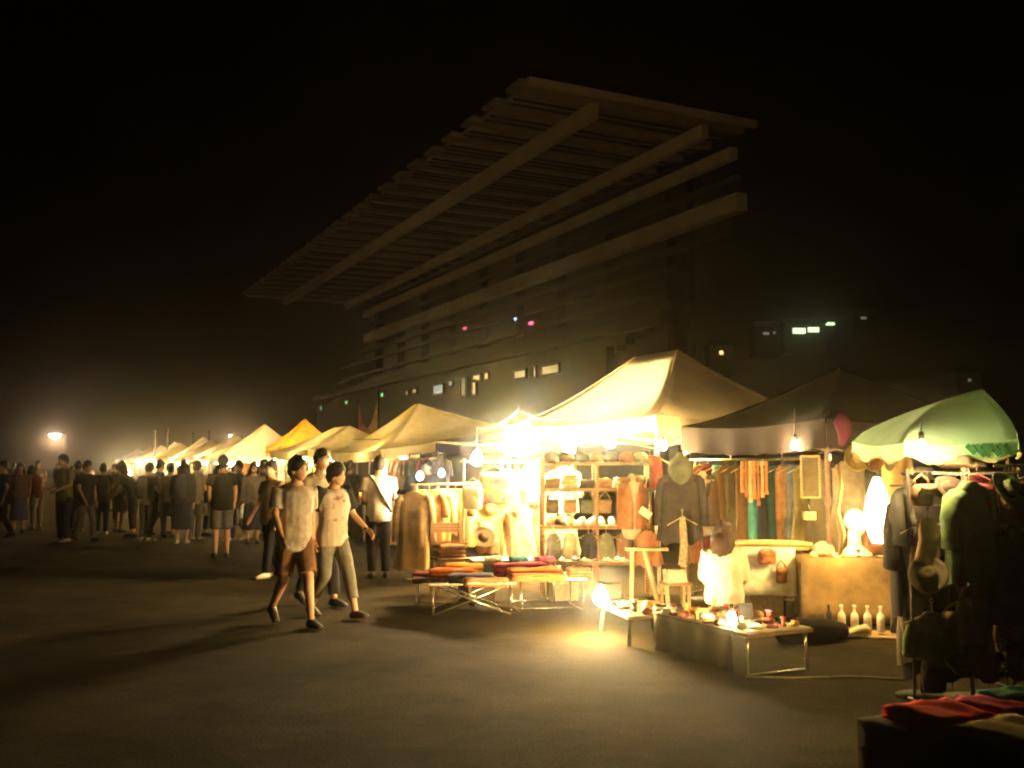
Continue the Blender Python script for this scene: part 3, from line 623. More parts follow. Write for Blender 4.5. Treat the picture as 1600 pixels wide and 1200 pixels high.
for sx, sy in ((-1, -1), (1, -1), (1, 1), (-1, 1)): MB().bar((sx * .12, sy * .12, 0), (sx * .09, sy * .09, .15), .03).build('leg', wood, st)

# ------------------------------------------------------------------ goods
CACHE = {}
def cached(key, fn):
    if key not in CACHE: CACHE[key] = fn()
    return CACHE[key]
def place(name, key, fn, mat, label, cat, loc, rz=0., group=None, sc=1., smooth=True):
    me = cached(key, lambda: fn().mesh(name, smooth))
    o = bpy.data.objects.new(name, me)
    if not me.materials: me.materials.append(mat)
    C.objects.link(o); o.location = loc; o.rotation_euler = (0, 0, rz); o.scale = (sc,) * 3 if not isinstance(sc, tuple) else sc
    setmat(o, mat)
    return tag(o, label, cat, group)
def folded_mb(w, d, h, layers=3, seed=1.):
    mb = MB(); lh = h / layers
    for l in range(layers):
        ww = w * (1 - .04 * random.random()); dd = d * (1 - .06 * random.random()); ox, oy = random.uniform(-.01, .01), random.uniform(-.012, .012); cols, rows = 11, 9
        prof = []
        grid = []
        for i in range(rows):
            row = []
            for j in range(cols):
                u, v = j / (cols - 1) * 2 - 1, i / (rows - 1) * 2 - 1
                e = max(abs(u), abs(v)) ** 8
                row.append((ox + u * ww / 2, oy + v * dd / 2, (l + 1) * lh - e * lh * .35 + wob((u, v, l), .012 + h * .05, (1.6, 1.6, 3), seed)))
            grid.append(row)
        mb.slab(grid, lh * .8)
    return mb
def folded(label, loc, rz, w, d, h, mat, group=None, layers=3):
    i = len(CACHE); return place('folded_textile', 'fold%d' % i, lambda: folded_mb(w, d, h, layers, i * 1.7), mat, label, 'textile', loc, rz, group)
def garment_mb(L, w, d, neck=.06, flare=1.1, sleeve=0., seed=1., slim=False):
    mb = MB(); seg = 28; vs = []; fs = []
    drops = [0, .015, .035, .06, .085, .11] + [.11 + (L - .11) * (i + 1) / 11 for i in range(11)]; rows = len(drops)
    for i, dr in enumerate(drops):
        v = dr / L; z = -.055 - dr; sh = min(1, dr / .085)
        hw = (neck + (w - neck) * sh if not slim else w * (.7 + .3 * min(1, v * 4))) * (1 + (flare - 1) * v ** 1.3)
        waist = 1 - .10 * math.exp(-((v - .42) / .18) ** 2)
        dp = d * (.35 + .75 * min(1, v * 2.4))
        for k in range(seg):
            an = 2 * math.pi * k / seg; x = math.cos(an) * hw * waist * (1 + .06 * math.sin(v * 6 + seed) * v)
            fold = .42 * v * math.sin(x * 55 + seed * 3 + v * 1.6) + .25 * min(1, v * 2) * math.sin(x * 23 - seed * 2 - v * 2.2)
            y = math.copysign(abs(math.sin(an)) ** .8, math.sin(an)) * dp + fold * d * .8
            vs.append((x + .02 * math.sin(v * 3 + seed) * v, y, z + wob((x, y, z), .01, (5, 9, 4), seed) + ((wob((x, 0, 0), .05, (8, 1, 1), seed) - .02 * math.sin(x * 40 + seed)) if i == rows - 1 else 0)))
    for i in range(rows - 1):
        for k in range(seg):
            k2 = (k + 1) % seg; fs.append((i * seg + k, (i + 1) * seg + k, (i + 1) * seg + k2, i * seg + k2))
    fs.append(tuple(range(seg))); mb.add(vs, fs)
    if sleeve:
        for s in (-1, 1):
            mb.tube([(s * w * .70, 0, -.145), (s * w * .98, .0, -.175), (s * w * 1.12, .012, -.2 - sleeve * .35), (s * w * 1.16, -.008, -.2 - sleeve * .7), (s * w * 1.15, .01, -.2 - sleeve)], [(.05, d * .8), (.052, d * .8), (.055, d * .75), (.052, d * .8), (.058, d * .7)], 10)
    return mb
hang_mb = lambda: MB().tube([(0, 0, .0), (.012, 0, .022), (0, 0, .036), (-.014, 0, .02), (-.012, 0, .008)], .0035, 5).tube([(0, 0, 0), (0, 0, -.055)], .0035, 5).tube([(-.19, 0, -.15), (0, 0, -.055), (.19, 0, -.15)], .006, 5)
def garment(label, loc, rz, mat, L=.9, w=.2, d=.06, sleeve=0., flare=1.1, cat='garment', group=None, name='hanging_garment', slim=False, neck=.06, tilt=0.):
    t = thing(name, label, cat, loc, rz, group); sd = random.randint(0, 4)
    key = ('g', round(L, 2), w, d, sleeve, flare, sd, slim, neck)
    me = cached(key, lambda: garment_mb(L, w, d, neck, flare, sleeve, sd * 1.3 + .4, slim).mesh('cloth', True))
    if not me.materials: me.materials.append(mat)
    o = bpy.data.objects.new('cloth', me); C.objects.link(o); o.parent = t; setmat(o, mat)
    hm = cached('hanger', lambda: hang_mb().mesh('hanger', True))
    if not hm.materials: hm.materials.append(pale_wood)
    h = bpy.data.objects.new('hanger', hm); C.objects.link(h); h.parent = t
    return t
def bag(label, loc, rz, mat, w=.32, h=.28, d=.1, strap=.25, group=None, name='hanging_bag'):   # loc = where the strap hangs
    t = thing(name, label, 'bag', loc, rz, group); b = MB()
    rings = []; 
    b.tube([(0, 0, -strap), (0, 0, -strap - h * .15), (0, 0, -strap - h * .6), (0, 0, -strap - h * .93), (0, 0, -strap - h)], [(w * .42, d * .3), (w * .47, d * .5), (w * .5, d * .62), (w * .46, d * .5), (w * .38, d * .3)], 14)
    o = b.build('pouch', mat, t, smooth=True)
    b = MB(); b.slab([[(-w * .44 + w * .88 * j / 6, -d * .5 - .035 * math.sin(math.pi * min(1, i / 3)) , -strap + .005 - h * .5 * i / 4 - .03 * math.sin(math.pi * j / 6) * i / 4) for j in range(7)] for i in range(5)], (0, -.006, 0)); b.build('flap', mat, t, smooth=True)
    MB().tube([(-w * .42, 0, -strap - .01), (-w * .3, 0, -strap * .5), (0, 0, 0), (w * .3, 0, -strap * .5), (w * .42, 0, -strap - .01)], .009, 6).build('strap', mat, t, smooth=True)
    return t
cap_mb = lambda: MB().lathe([(.105, 0), (.108, .03), (.10, .07), (.075, .105), (.035, .125), (.006, .13)], seg=16).slab([[(-.085 + .17 * j / 6, -.085 - .10 * math.sin(math.pi * (j + .5) / 7) * i / 2 , .012 - .01 * i - .02 * abs(j / 3 - 1) ** 2) for j in range(7)] for i in range(3)], .008)
def straw_mb():
    prof = [(.10, .0), (.17, .012), (.21, .03), (.205, .036), (.165, .022), (.098, .014), (.095, .05), (.085, .10), (.06, .125), (.02, .118), (.004, .115)]
    mb = MB().lathe(prof, seg=22)
    mb.v = [(x, y, z + .03 * (x / .2) ** 2 - .015 * (y / .2) ** 2 * (1 if abs(y) > .12 else 0)) for x, y, z in mb.v]; return mb
def hat(label, loc, rz, mat, band, sc=1., group=None, tilt=0.):
    t = thing('brimmed_hat', label, 'hat', loc, rz, group); t.scale = (sc,) * 3; t.rotation_euler.x = tilt
    me = cached('straw', lambda: straw_mb().mesh('crown', True))
    if not me.materials: me.materials.append(mat)
    o = bpy.data.objects.new('crown', me); C.objects.link(o); o.parent = t; setmat(o, mat)
    MB().lathe([(.099, .022), (.1005, .024), (.0975, .046), (.095, .046)], seg=22).build('band', band, t, smooth=True)
def shoe_mb():
    mb = MB(); mb.tube([(0, -.115, .04), (0, -.08, .055), (0, 0, .05), (0, .08, .036), (0, .13, .028)], [(.034, .04), (.038, .052), (.036, .045), (.043, .03), (.035, .02)], 10, rounded=True)
    mb.tube([(0, -.14, .012), (0, -.05, .012), (0, .06, .012), (0, .15, .012)], [(.034, .011), (.036, .011), (.045, .011), (.036, .011)], 10); return mb
dish_mb = lambda: MB().lathe([(.05, 0), (.055, .004), (.09, .022), (.115, .03), (.112, .034), (.085, .026), (.05, .010), (.004, .009)], seg=18)
bottle_mb = lambda: MB().lathe([(.032, 0), (.036, .01), (.036, .13), (.03, .155), (.013, .18), (.013, .215), (.016, .22), (.016, .235), (.004, .238)], seg=14)
box_mb = lambda: MB().box((0, 0, .5), (1, 1, 1)).box((0, 0, .96), (1.03, 1.03, .1))
def trinket_mb(k):
    r = random.Random(k); mb = MB()
    if k % 5 == 0: mb.lathe([(.03, 0), (.045, .01), (.04, .035), (.02, .05), (.006, .052)], seg=10)
    elif k % 5 == 1: mb.tube([(.05 * math.cos(a), .04 * math.sin(a), .008) for a in [i * 2 * math.pi / 12 for i in range(13)]], .008, 5); mb.ell((.0, -.045, .013), (.02, .015, .013), 8, 5)
    elif k % 5 == 2: mb.box((0, 0, .012), (.11, .075, .024)).box((0, 0, .03), (.09, .06, .014), .1)
    elif k % 5 == 3: mb.slab([[(-.06 + .12 * j / 4, -.04 + .08 * i / 3, .018 + .008 * math.sin(j * 2 + i)) for j in range(5)] for i in range(4)], .016)
    else: mb.lathe([(.02, 0), (.03, .006), (.012, .03), (.02, .06), (.03, .075), (.004, .08)], seg=10)
    return mb

# ------------------------------------------------------------------ furniture
def cloth_table(name, label, loc, rz, w, d, h, mat, drop=None, cat='table', top=wood, seed=1.):
    t = thing(name, label, cat, loc, rz); drop = h - .04 if drop is None else drop
    MB().box((0, 0, h - .02), (w - .03, d - .03, .03)).build('table_top', top, t)
    for sx in (-1, 1):
        for sy in (-1, 1): MB().box((sx * (w / 2 - .09), sy * (d / 2 - .09), (h - .036) / 2), (.035, .035, h - .036)).build('leg', dark_steel, t)
    if drop:
        # cloth: top plus skirt with folds, one sheet
        per = []; nseg = 14
        cn = [(-w / 2, -d / 2), (w / 2, -d / 2), (w / 2, d / 2), (-w / 2, d / 2)]
        for k in range(4):
            p, q = Vector(cn[k] + (0,)), Vector(cn[(k + 1) % 4] + (0,))
            for j in range(nseg): per.append(p.lerp(q, j / nseg))
        vs = []; fs = []; rows = 7; npp = len(per)
        for sc_, z in ((.0, 0), (.5, .002), (.96, .0)):
            for p in per: vs.append((p.x * sc_, p.y * sc_, h + .004 + z))
        for i in range(rows):
            v = i / (rows - 1)
            for j, p in enumerate(per):
                o = p.normalized() * (.008 + (.035 * v) * (math.sin(j * 1.9 + seed) * .6 + .7 * noise.noise(Vector((j * .55, v * 2, seed))))); vs.append((p.x + o.x, p.y + o.y, h - drop * v - (.03 * abs(noise.noise(Vector((j * .3, seed, 0)))) if v == 1 else 0)))
        tot = 3 + rows
        for i in range(tot - 1):
            for j in range(npp):
                j2 = (j + 1) % npp; fs.append((i * npp + j, (i + 1) * npp + j, (i + 1) * npp + j2, i * npp + j2))
        o = MB().add(vs, fs).build('table_cloth', mat, t, smooth=True); s = o.modifiers.new('th', 'SOLIDIFY'); s.thickness = .004
    return t
def tube_table(label, loc, rz, w, d, h, top=steel, frame=chrome):
    t = thing('folding_table', label, 'table', loc, rz)
    MB().box((0, 0, h - .012), (w, d, .024)).build('table_top', top, t, bevel=.006)
    for s in (-1, 1):
        MB().tube([(s * (w / 2 - .03), -d / 2 + .04, h - .025), (s * (w / 2 - .03), -d / 2 + .03, .035), (s * (w / 2 - .03), -d / 2 + .06, .014), (s * (w / 2 - .03), d / 2 - .06, .014), (s * (w / 2 - .03), d / 2 - .03, .035), (s * (w / 2 - .03), d / 2 - .04, h - .025)], .0125, 8).build('leg_frame', frame, t, smooth=True)
    MB().tube([(-w / 2 + .03, 0, .014), (w / 2 - .03, 0, .014)], .009, 6).build('brace', frame, t, smooth=True)
    return t
def x_table(label, loc, rz, w, d, h, frame=chrome, top=steel):
    t = thing('folding_table', label, 'table', loc, rz)
    MB().box((0, 0, h - .012), (w, d, .024)).build('table_top', top, t, bevel=.006)
    for s in (-1, 1):
        for q in (-1, 1):
            MB().tube([(q * (w / 2 - .05), s * (d / 2 - .05 - (.016 if q > 0 else 0)), h - .025), (-q * (w / 2 - .06), s * (d / 2 - .05 - (.016 if q > 0 else 0)), .012)], .012, 8).build('leg', frame, t, smooth=True)
        MB().tube([(s * (w / 2 - .05), -d / 2 + .05, h - .04), (s * (w / 2 - .05), -d / 2 + .045, .012)], .011, 8).build('leg', frame, t, smooth=True)
    return t
def rail_rack(label, loc, rz, L, h, frame=steel, foot=.5, name='clothes_rack'):
    t = thing(name, label, 'clothes rack', loc, rz)
    for s in (0, L):
        MB().tube([(0, s, .02), (0, s, h)], .016, 8).build('upright', frame, t, smooth=True)
        MB().bar((-foot / 2, s, .014), (foot / 2, s, .014), .03, .026).build('foot', frame, t)
    MB().tube([(0, -.1, h), (0, L + .1, h)], .013, 8).build('rail', frame, t, smooth=True)
    return t

# --- rack of ochre clothes left of the middle stalls
rr = W(13.25, 5.05)
rail_rack('pale metal rack of ochre clothes left of the textile tables', rr, R(-50), 1.9, 1.36, M('yellow_steel', (.6, .5, .22), rough=.4, metal=.3))
ov = Vector((-math.sin(R(-50)), math.cos(R(-50)), 0))
oc = [(.46, .33, .10), (.30, .16, .06), (.50, .42, .16), (.42, .26, .08), (.20, .12, .05), (.48, .38, .2), (.36, .22, .07), (.55, .46, .22), (.28, .15, .08), (.5, .36, .12), (.4, .3, .14), (.22, .18, .12)]
nm = ['ochre', 'brown', 'pale yellow', 'amber', 'dark brown', 'sand', 'tan', 'cream', 'rust', 'mustard', 'olive tan', 'grey brown']
for i, c in enumerate(oc):
    p = rr + ov * (.06 + i * .155) + Vector((0, 0, 1.36 - .02))
    garment('%s garment, %s from the left on the ochre rack' % (nm[i], ORD[i]), p, R(20) + random.uniform(-.25, .25), cloth(c), random.uniform(.6, .95), .19, .05, sleeve=(0, .25, .4)[i % 3], group='clothes on the ochre rack')
coat = W(13.0, 4.92)
garment('long tan coat hung on the near end of the ochre rack', Vector((coat.x, coat.y, 1.33)), R(-5), cloth((.34, .24, .13)), 1.08, .22, .08, sleeve=.55, flare=1.15)

# --- textile tables
tx = W(9.92, 4.35); tc_ = W(10.02, 5.32)
x_table('low folding table with crossed legs under the left textile pile', at(715, 968, 10.9) * Vector((1, 1, 0)) + Vector((.12, .3, 0)), R(8), .95, .62, .36)
tube_table('low tube framed table under the right textile pile', at(855, 960, 11.2) * Vector((1, 1, 0)) + Vector((0, .25, 0)), R(12), .78, .66, .38)
tube_table('low dark table at the far left under maroon textiles', at(690, 950, 11.7) * Vector((1, 1, 0)) + Vector((.02, .2, 0)), R(8), .7, .6, .34, top=wood, frame=dark_steel)
def T(c, s=None, sc=30, d='Y'): return cloth(c, stripes=(s, sc, d), scale=30.) if s else cloth(c)
red, orng, navy, maroon, rose, sand, teal, gold = (.52, .04, .02), (.75, .19, .025), (.05, .05, .14), (.25, .025, .04), (.5, .06, .10), (.55, .42, .25), (.07, .26, .25), (.65, .36, .05)
pile = [  # px, py(front edge), depth, w, d, h, z base, colour, stripes, label
 (758, 912, 10.70, .46, .22, .07, .36, (.42, .09, .05), (.7, .5, .35), 'salmon striped folded textile at the front of the left pile'),
 (735, 905, 10.98, .50, .24, .09, .36, navy, (.25, .2, .3), 'navy striped folded textile behind the salmon one'),
 (706, 898, 11.25, .50, .26, .12, .36, orng, (.5, .05, .02), 'bright orange red folded textile on the left pile'),
 (722, 890, 11.50, .46, .24, .15, .36, gold, (.6, .15, .03), 'golden yellow folded textile at the back of the left pile'),
 (668, 893, 11.45, .34, .3, .08, .34, maroon, None, 'maroon folded textile on the dark left table'),
 (665, 903, 11.15, .30, .24, .05, .34, (.06, .02, .02), None, 'near black folded textile on the dark left table'),
 (840, 905, 10.98, .60, .22, .07, .38, (.48, .13, .05), (.6, .3, .05), 'orange and brown striped textile at the front of the right pile'),
 (835, 896, 11.24, .60, .24, .11, .38, (.72, .13, .03), (.75, .3, .08), 'vivid vermilion folded textile in the middle of the right pile'),
 (815, 886, 11.50, .62, .24, .14, .38, rose, (.3, .02, .06), 'rose red folded textile at the back of the right pile'),
 (905, 895, 11.42, .26, .24, .09, .38, (.28, .1, .05), (.4, .2, .1), 'brown folded textile at the right end of the right pile')]
for px, py, Y, w, d, h, z, c, s, lab in pile:
    p = at(px, py, Y); folded(lab, (p.x, p.y, z + .001), R(random.uniform(2, 14)), w, d, h, T(c, s, 14) if s else T(c))
for i, (dx, dy, c, lab) in enumerate(((.0, .0, sand, 'sand'), (.12, .02, teal, 'teal grey'), (.3, .04, (.5, .1, .2), 'pink'))):
    p = at(770 + i * 40, 880, 11.75); folded('small %s folded cloth on top of the back row of textiles' % lab, (p.x, p.y, .52), R(5 + 8 * i), .2, .2, .05, T(c))
tube_table('low table behind the textile piles', at(800, 925, 11.85) * Vector((1, 1, 0)) + Vector((0, .2, 0)), R(8), 1.0, .5, .515, top=wood)

# --- chair, hats, bags and dresses behind the textiles
ch = at(702, 905, 12.9) * Vector((1, 1, 0)); t = thing('wooden_chair', 'brown wooden chair standing behind the left textile pile', 'chair', ch, R(18))
MB().box((0, 0, .44), (.42, .42, .035)).build('seat', wood, t, bevel=.01)
for sx in (-1, 1):
    MB().box((sx * .19, -.19, .21), (.04, .04, .42)).build('leg', wood, t); MB().box((sx * .19, .19, .45), (.04, .04, .9)).build('leg', wood, t)
MB().box((0, .19, .82), (.36, .025, .13)).build('backrest', wood, t); MB().box((0, .19, .62), (.36, .02, .05)).build('slat', wood, t); MB().box((0, -.19, .2), (.34, .02, .03)).build('stretcher', wood, t)
folded('stack of brown folded jerseys on the wooden chair', (ch.x, ch.y, .459), R(18), .36, .34, .16, T((.24, .11, .05)))
# a slatted display frame the goods hang from
t = thing('display_trellis', 'tall display trellis of pale poles behind the straw hat', 'trellis', W(13.0, 6.55), R(-62))
for s in (-.9, -.3, .3, .9): MB().tube([(0, s, 0), (0, s, 1.72)], .018, 7).build('pole', pale_wood, t)
for z in (.55, 1.15, 1.68): MB().tube([(-.02, -.95, z), (-.02, .95, z)], .013, 6).build('rail', pale_wood, t)
fr = W(13.0, 6.55); fd = Vector((-math.sin(R(-62)), math.cos(R(-62)), 0))
def onframe(s, z, off=-.06): q = fr + fd * s; nrm = Vector((-fd.y, fd.x, 0)); q = q - nrm * off * -1; return Vector((q.x, q.y - .06, z))
tie = M('tie_dye', (.62, .12, .30), rough=.85, scale=4.5, col2=(.8, .5, .08), trans=.3)
bag('tie dyed pink and orange cloth bag hung below the big bulb', onframe(-.45, 1.62), 0, tie, .46, .44, .2, .1)
bag('off white cloth bag hanging left of the straw hat', onframe(-.78, 1.45), R(-20), cloth((.6, .54, .44)), .3, .32, .14, .12)
hat('pale straw hat with wide brim hung below the tie dyed bag', onframe(-.5, .98), 0, M('straw', (.68, .52, .2), rough=.9, scale=60, bump=.4), cloth((.3, .2, .07)), .95, tilt=R(55))
fl1 = M('floral', (.60, .50, .36), rough=.9, scale=11, col2=(.45, .16, .14)); fl2 = M('floral_blue', (.5, .48, .42), rough=.9, scale=13, col2=(.2, .2, .22))
garment('pale floral sleeveless dress hanging left in the bright stall', onframe(-.05, 1.12), R(5), fl1, .92, .2, .08, cat='dress', name='floral_dress', flare=1.35)
garment('pale floral sleeveless dress hanging right with reddish flowers', onframe(.35, 1.2), R(-8), M('floral_red', (.56, .42, .34), rough=.9, scale=9, col2=(.5, .12, .1)), 1.0, .2, .08, cat='dress', name='floral_dress', flare=1.3)
garment('greenish tunic hanging beside the straw hat', onframe(-.22, 1.62), R(10), cloth((.42, .44, .2)), .62, .18, .06, sleeve=.2)
garment('peach tunic hanging above the floral dresses', onframe(.12, 1.66), R(-4), cloth((.62, .36, .2)), .5, .19, .06, sleeve=.2)
garment('grey blue shirt hanging at the right end of the display frame', onframe(.72, 1.66), R(2), cloth((.26, .28, .27)), .7, .2, .07, sleeve=.3)
garment('mauve patterned skirt hanging low at the right end of the frame', onframe(.7, .95), R(2), M('mauve', (.40, .26, .28), scale=9, col2=(.52, .42, .3)), .6, .2, .08, flare=1.4)
hat('brown felt hat hung low left of the floral dress', onframe(-.62, .62), R(30), M('felt', (.10, .07, .045), rough=.95), cloth((.03, .02, .02)), .8, tilt=R(60))

# --- wooden shelf of shoes and caps under the cream tent, facing us
sx0, sy0 = 1.06, 12.75
t = thing('wooden_shelf', 'open wooden shelf of caps, shoes and dishes under the cream tent', 'shelf', (sx0, sy0, 0), R(4))
SH = (.43, .87, 1.34, 1.67)
for i in (-1, 0, 1):
    for d in (-1, 1): MB().box((i * .68, d * .14, .86), (.035, .035, 1.72)).build('post', wood, t)
for z in SH:
    MB().box((0, 0, z - .012), (1.42, .24, .022)).build('shelf_board', wood, t)
    MB().box((0, -.162, z - .02), (1.44, .016, .045)).build('lip', wood, t)
def on_shelf(u, z): co, si = math.cos(R(4)), math.sin(R(4)); return Vector((sx0 + u * co + .03 * si, sy0 + u * si - .03 * co, z))
capc = [(.04, .035, .03), (.12, .06, .035), (.05, .06, .04), (.25, .2, .12), (.07, .05, .05), (.3, .12, .06), (.5, .42, .28)]
for i in range(7):
    place('cap', 'cap', cap_mb, cloth(capc[i]), 'fabric cap, %s from the left on the top shelf' % ORD[i], 'cap', on_shelf(-.56 + i * .19, SH[3] + .001), R(random.uniform(-30, 30)), 'caps on the top shelf')
gc = [(.16, .1, .05), (.5, .4, .2), (.06, .05, .04), (.3, .14, .06), (.55, .48, .3), (.1, .12, .07)]
for i in range(6):
    folded('folded garment, %s from the left on the second shelf' % ORD[i], on_shelf(-.55 + i * .22, SH[2] + .001), R(random.uniform(-8, 8)), .19, .2, random.uniform(.1, .2), cloth(gc[i]), 'folded clothes on the second shelf', 4)
for i in range(10):
    wht = i in (3, 4, 5, 6, 7)
    place('shoe', 'shoe', shoe_mb, M('white_shoe', (.75, .72, .66), rough=.6) if wht else cloth([(.2, .1, .05), (.1, .08, .06), (.4, .2, .1)][i % 3]), ('white' if wht else 'brown') + ' shoe, %s from the left on the third shelf' % ORD[i], 'shoe', on_shelf(-.58 + i * .13, SH[1] + .001), R(180 + random.uniform(-25, 25)), 'shoes on the third shelf')
for i in range(5):
    place('dish', 'dish', dish_mb, M('white_dish', (.78, .75, .68), rough=.3, bump=.0), 'shallow white dish, %s from the left on the lowest shelf' % ORD[i], 'dish', on_shelf(-.5 + i * .25, SH[0] + .001), 0, 'dishes on the lowest shelf')
hb_ = [(.08, .07, .045), (.22, .14, .07), (.12, .14, .1), (.3, .2, .1)]
for i in range(6):
    bag('small %s pouch, %s from the left under the second shelf' % (['dark', 'tan', 'olive', 'camel'][i % 4], ORD[i]), on_shelf(-.56 + i * .22, SH[2] - .03) + Vector((0, -.19, -.01)), R(random.uniform(-15, 15)), cloth(hb_[i % 4]), .17, .17, .07, .1, 'pouches under the second shelf')
for i in range(6):
    garment('small %s top, %s from the left below the third shelf' % (['grey', 'sand', 'black', 'olive', 'brown', 'beige'][i], ORD[i]), on_shelf(-.55 + i * .22, SH[1] - .03) + Vector((0, -.2, 0)), R(random.uniform(-20, 20)), cloth([(.2, .2, .19), (.45, .36, .22), (.03, .03, .03), (.14, .14, .07), (.2, .1, .05), (.5, .42, .3)][i]), .3, .1, .04, neck=.04, group='small tops below the third shelf')
# leather vest on a torso form
def torso_form(label, loc, rz, mat, skin_m, h0=.95, vest=True):
    t = thing('dress_form', label, 'mannequin', loc, rz)
    MB().tube([(0, 0, h0 - .14), (0, 0, h0), (0, 0, h0 + .18), (0, .01, h0 + .36), (0, 0, h0 + .48), (0, 0, h0 + .54)], [(.12, .09), (.15, .11), (.12, .09), (.16, .11), (.14, .075), (.045, .045)], 16, rounded=True).build('torso', skin_m, t, smooth=True)
    MB().tube([(0, 0, .02), (0, 0, h0 - .1)], .018, 8).build('pole', dark_steel, t, smooth=True); MB().lathe([(.19, 0), (.19, .015), (.03, .03)], seg=18).build('base', dark_steel, t, smooth=True)
    for s in (-1, 1):
        b = MB(); b.slab([[(s * (.015 + .05 * (1 - v) * 0 + (.16 + .03 * v) * u + .055 * (1 - u) * max(0, 1 - v * 2.2)), -.145 * math.cos(u * 1.25) - .01, h0 + .47 - v * .56 - .03 * u * (1 - v)) for u in [j / 6 for j in range(7)]] for v in [i / 8 for i in range(9)]], (0, -.012, 0)); b.build('front_panel', mat, t, smooth=True)
        MB().tube([(s * .05, -.1, h0 + .50), (s * .12, -.02, h0 + .5), (s * .08, .09, h0 + .47)], .03, 7).build('shoulder', mat, t, smooth=True)
    b = MB(); b.slab([[(-.18 + .36 * u, .02 + .12 * math.sin(math.pi * u), h0 + .46 - v * .56) for u in [j / 8 for j in range(9)]] for v in [i / 6 for i in range(7)]], (0, -.012, 0)); b.build('back_panel', mat, t, smooth=True)
    return t
leather = M('leather_brown', (.26, .10, .035), rough=.5, scale=8, var=.3); leather_d = M('leather_dark', (.09, .05, .03), rough=.5, scale=8, var=.3)
tf = at(988, 880, 12.2); torso_form('brown leather vest with white tag on a torso form at the cream tent', (tf.x, tf.y, 0), R(5), leather, cloth((.5, .4, .3)))
o = MB().box((0, 0, 0), (.15, .004, .09), m=Matrix.Rotation(R(35), 3, 'Y')).build('price_tag', cloth((.8, .76, .68)), None, (tf.x + .14, tf.y - .19, 1.06)); tag(o, 'white paper tag pinned to the brown leather vest', 'tag')
garment('tan leather apron hanging below the brown leather vest', at(1012, 822, 12.0), R(0), leather, .42, .15, .04, neck=.05, flare=1.3, cat='apron', name='leather_apron')
t = thing('wooden_easel', 'pale wooden stand with splayed legs left of the cream tent pole', 'stand', at(1005, 935, 11.9) * Vector((1, 1, 0)), 0)
MB().bar((-.15, -.1, 0), (-.12, .0, .62), .045).build('leg', pale_wood, t); MB().bar((.17, -.1, 0), (.02, .0, .62), .045).build('leg', pale_wood, t); MB().bar((.3, .05, 0), (.26, .05, .4), .045).build('leg', pale_wood, t); MB().box((.05, .03, .635), (.5, .12, .03)).build('board', pale_wood, t)
garment('long red cloth hung beside the cream tent pole', at(1022, 705, 12.75), R(10), cloth((.5, .07, .04)), .42, .1, .05, slim=True, cat='cloth', name='hanging_cloth')
# dark hooded coat on a pole and a patterned strap
cp = at(1066, 905, 11.9); t = thing('coat_stand', 'dark hooded coat displayed on a pole between cream and dark tents', 'coat', (cp.x, cp.y, 0), R(-10))
MB().tube([(0, 0, 0), (0, 0, 1.6)], .02, 8).build('pole', pale_wood, t, smooth=True)
o = link('coat', garment_mb(.85, .23, .1, .08, 1.15, .5, 2.2).mesh('coat', True), cloth((.045, .038, .034)), t, (0, -.02, 1.62))
MB().tube([(0, .0, 1.45), (0, -.02, 1.56), (0, 0, 1.68), (0, .01, 1.74)], [(.13, .1), (.15, .13), (.13, .12), (.05, .05)], 14, rounded=True).build('hood', cloth((.10, .11, .07)), t, smooth=True)
garment('long pale patterned strap hanging left of the seated seller', at(1066, 800, 11.6), R(15), M('strap_pattern', (.5, .36, .22), scale=30, col2=(.2, .1, .07)), .55, .045, .03, slim=True, cat='strap', name='patterned_strap', neck=.04)
place('wedge_box', 'wedge', lambda: MB().add([(-.12, -.09, 0), (.12, -.09, 0), (.12, .09, 0), (-.12, .09, 0), (-.07, -.06, .14), (.1, -.06, .14), (.1, .06, .14), (-.07, .06, .14)], [(3, 2, 1, 0), (4, 5, 6, 7), (0, 1, 5, 4), (1, 2, 6, 5), (2, 3, 7, 6), (3, 0, 4, 7)]), cloth((.55, .42, .3)), 'small tan wedge shaped box on a low stool by the coat pole', 'box', at(1055, 905, 11.5) * Vector((1, 1, 0)) + Vector((0, 0, .30)), R(10), smooth=False)
q = at(1055, 905, 11.5); t = thing('stool', 'low pale stool under the tan wedge box', 'stool', (q.x, q.y, 0), R(10)); MB().box((0, 0, .285), (.32, .24, .028)).build('seat', wood, t)
for sx in (-1, 1):
    for sy in (-1, 1): MB().box((sx * .13, sy * .09, .135), (.03, .03, .27)).build('leg', pale_wood, t)

# --- rail of clothes at the back of the dark tent
ra = at(1086, 722, 12.9); rb = at(1262, 716, 12.0)
rzr = math.atan2(-(rb.x - ra.x), rb.y - ra.y); LR_ = (Vector((rb.x, rb.y, 0)) - Vector((ra.x, ra.y, 0))).length
rail_rack('long clothes rail at the back of the dark brown tent', (ra.x, ra.y, 0), rzr, LR_, 1.70, chrome)
rd = Vector((-math.sin(rzr), math.cos(rzr), 0))
items = [((.22, .12, .05), 1.25, .15, 0, 'brown vest like garment with white collar'), ((.14, .03, .03), 1.25, .13, 0, 'dark maroon dress'), ((.10, .30, .32), 1.0, .085, 1, 'long teal scarf'), ((.16, .09, .045), 1.3, .12, 0, 'rust brown dress'),
         ((.10, .085, .06), 1.32, .14, 0, 'grey brown dress'), ((.13, .08, .04), 1.3, .12, 0, 'dark brown dress'), ((.09, .30, .31), 1.25, .085, 1, 'flowing teal scarf'), ((.025, .03, .03), 1.3, .11, 0, 'black long dress'),
         ((.03, .06, .055), 1.3, .09, 1, 'dark bottle green scarf'), ((.30, .16, .07), .95, .10, 0, 'tan brown top'), ((.13, .15, .17), .9, .09, 0, 'slate grey top'), ((.22, .18, .08), 1.2, .13, 0, 'olive brown skirt')]
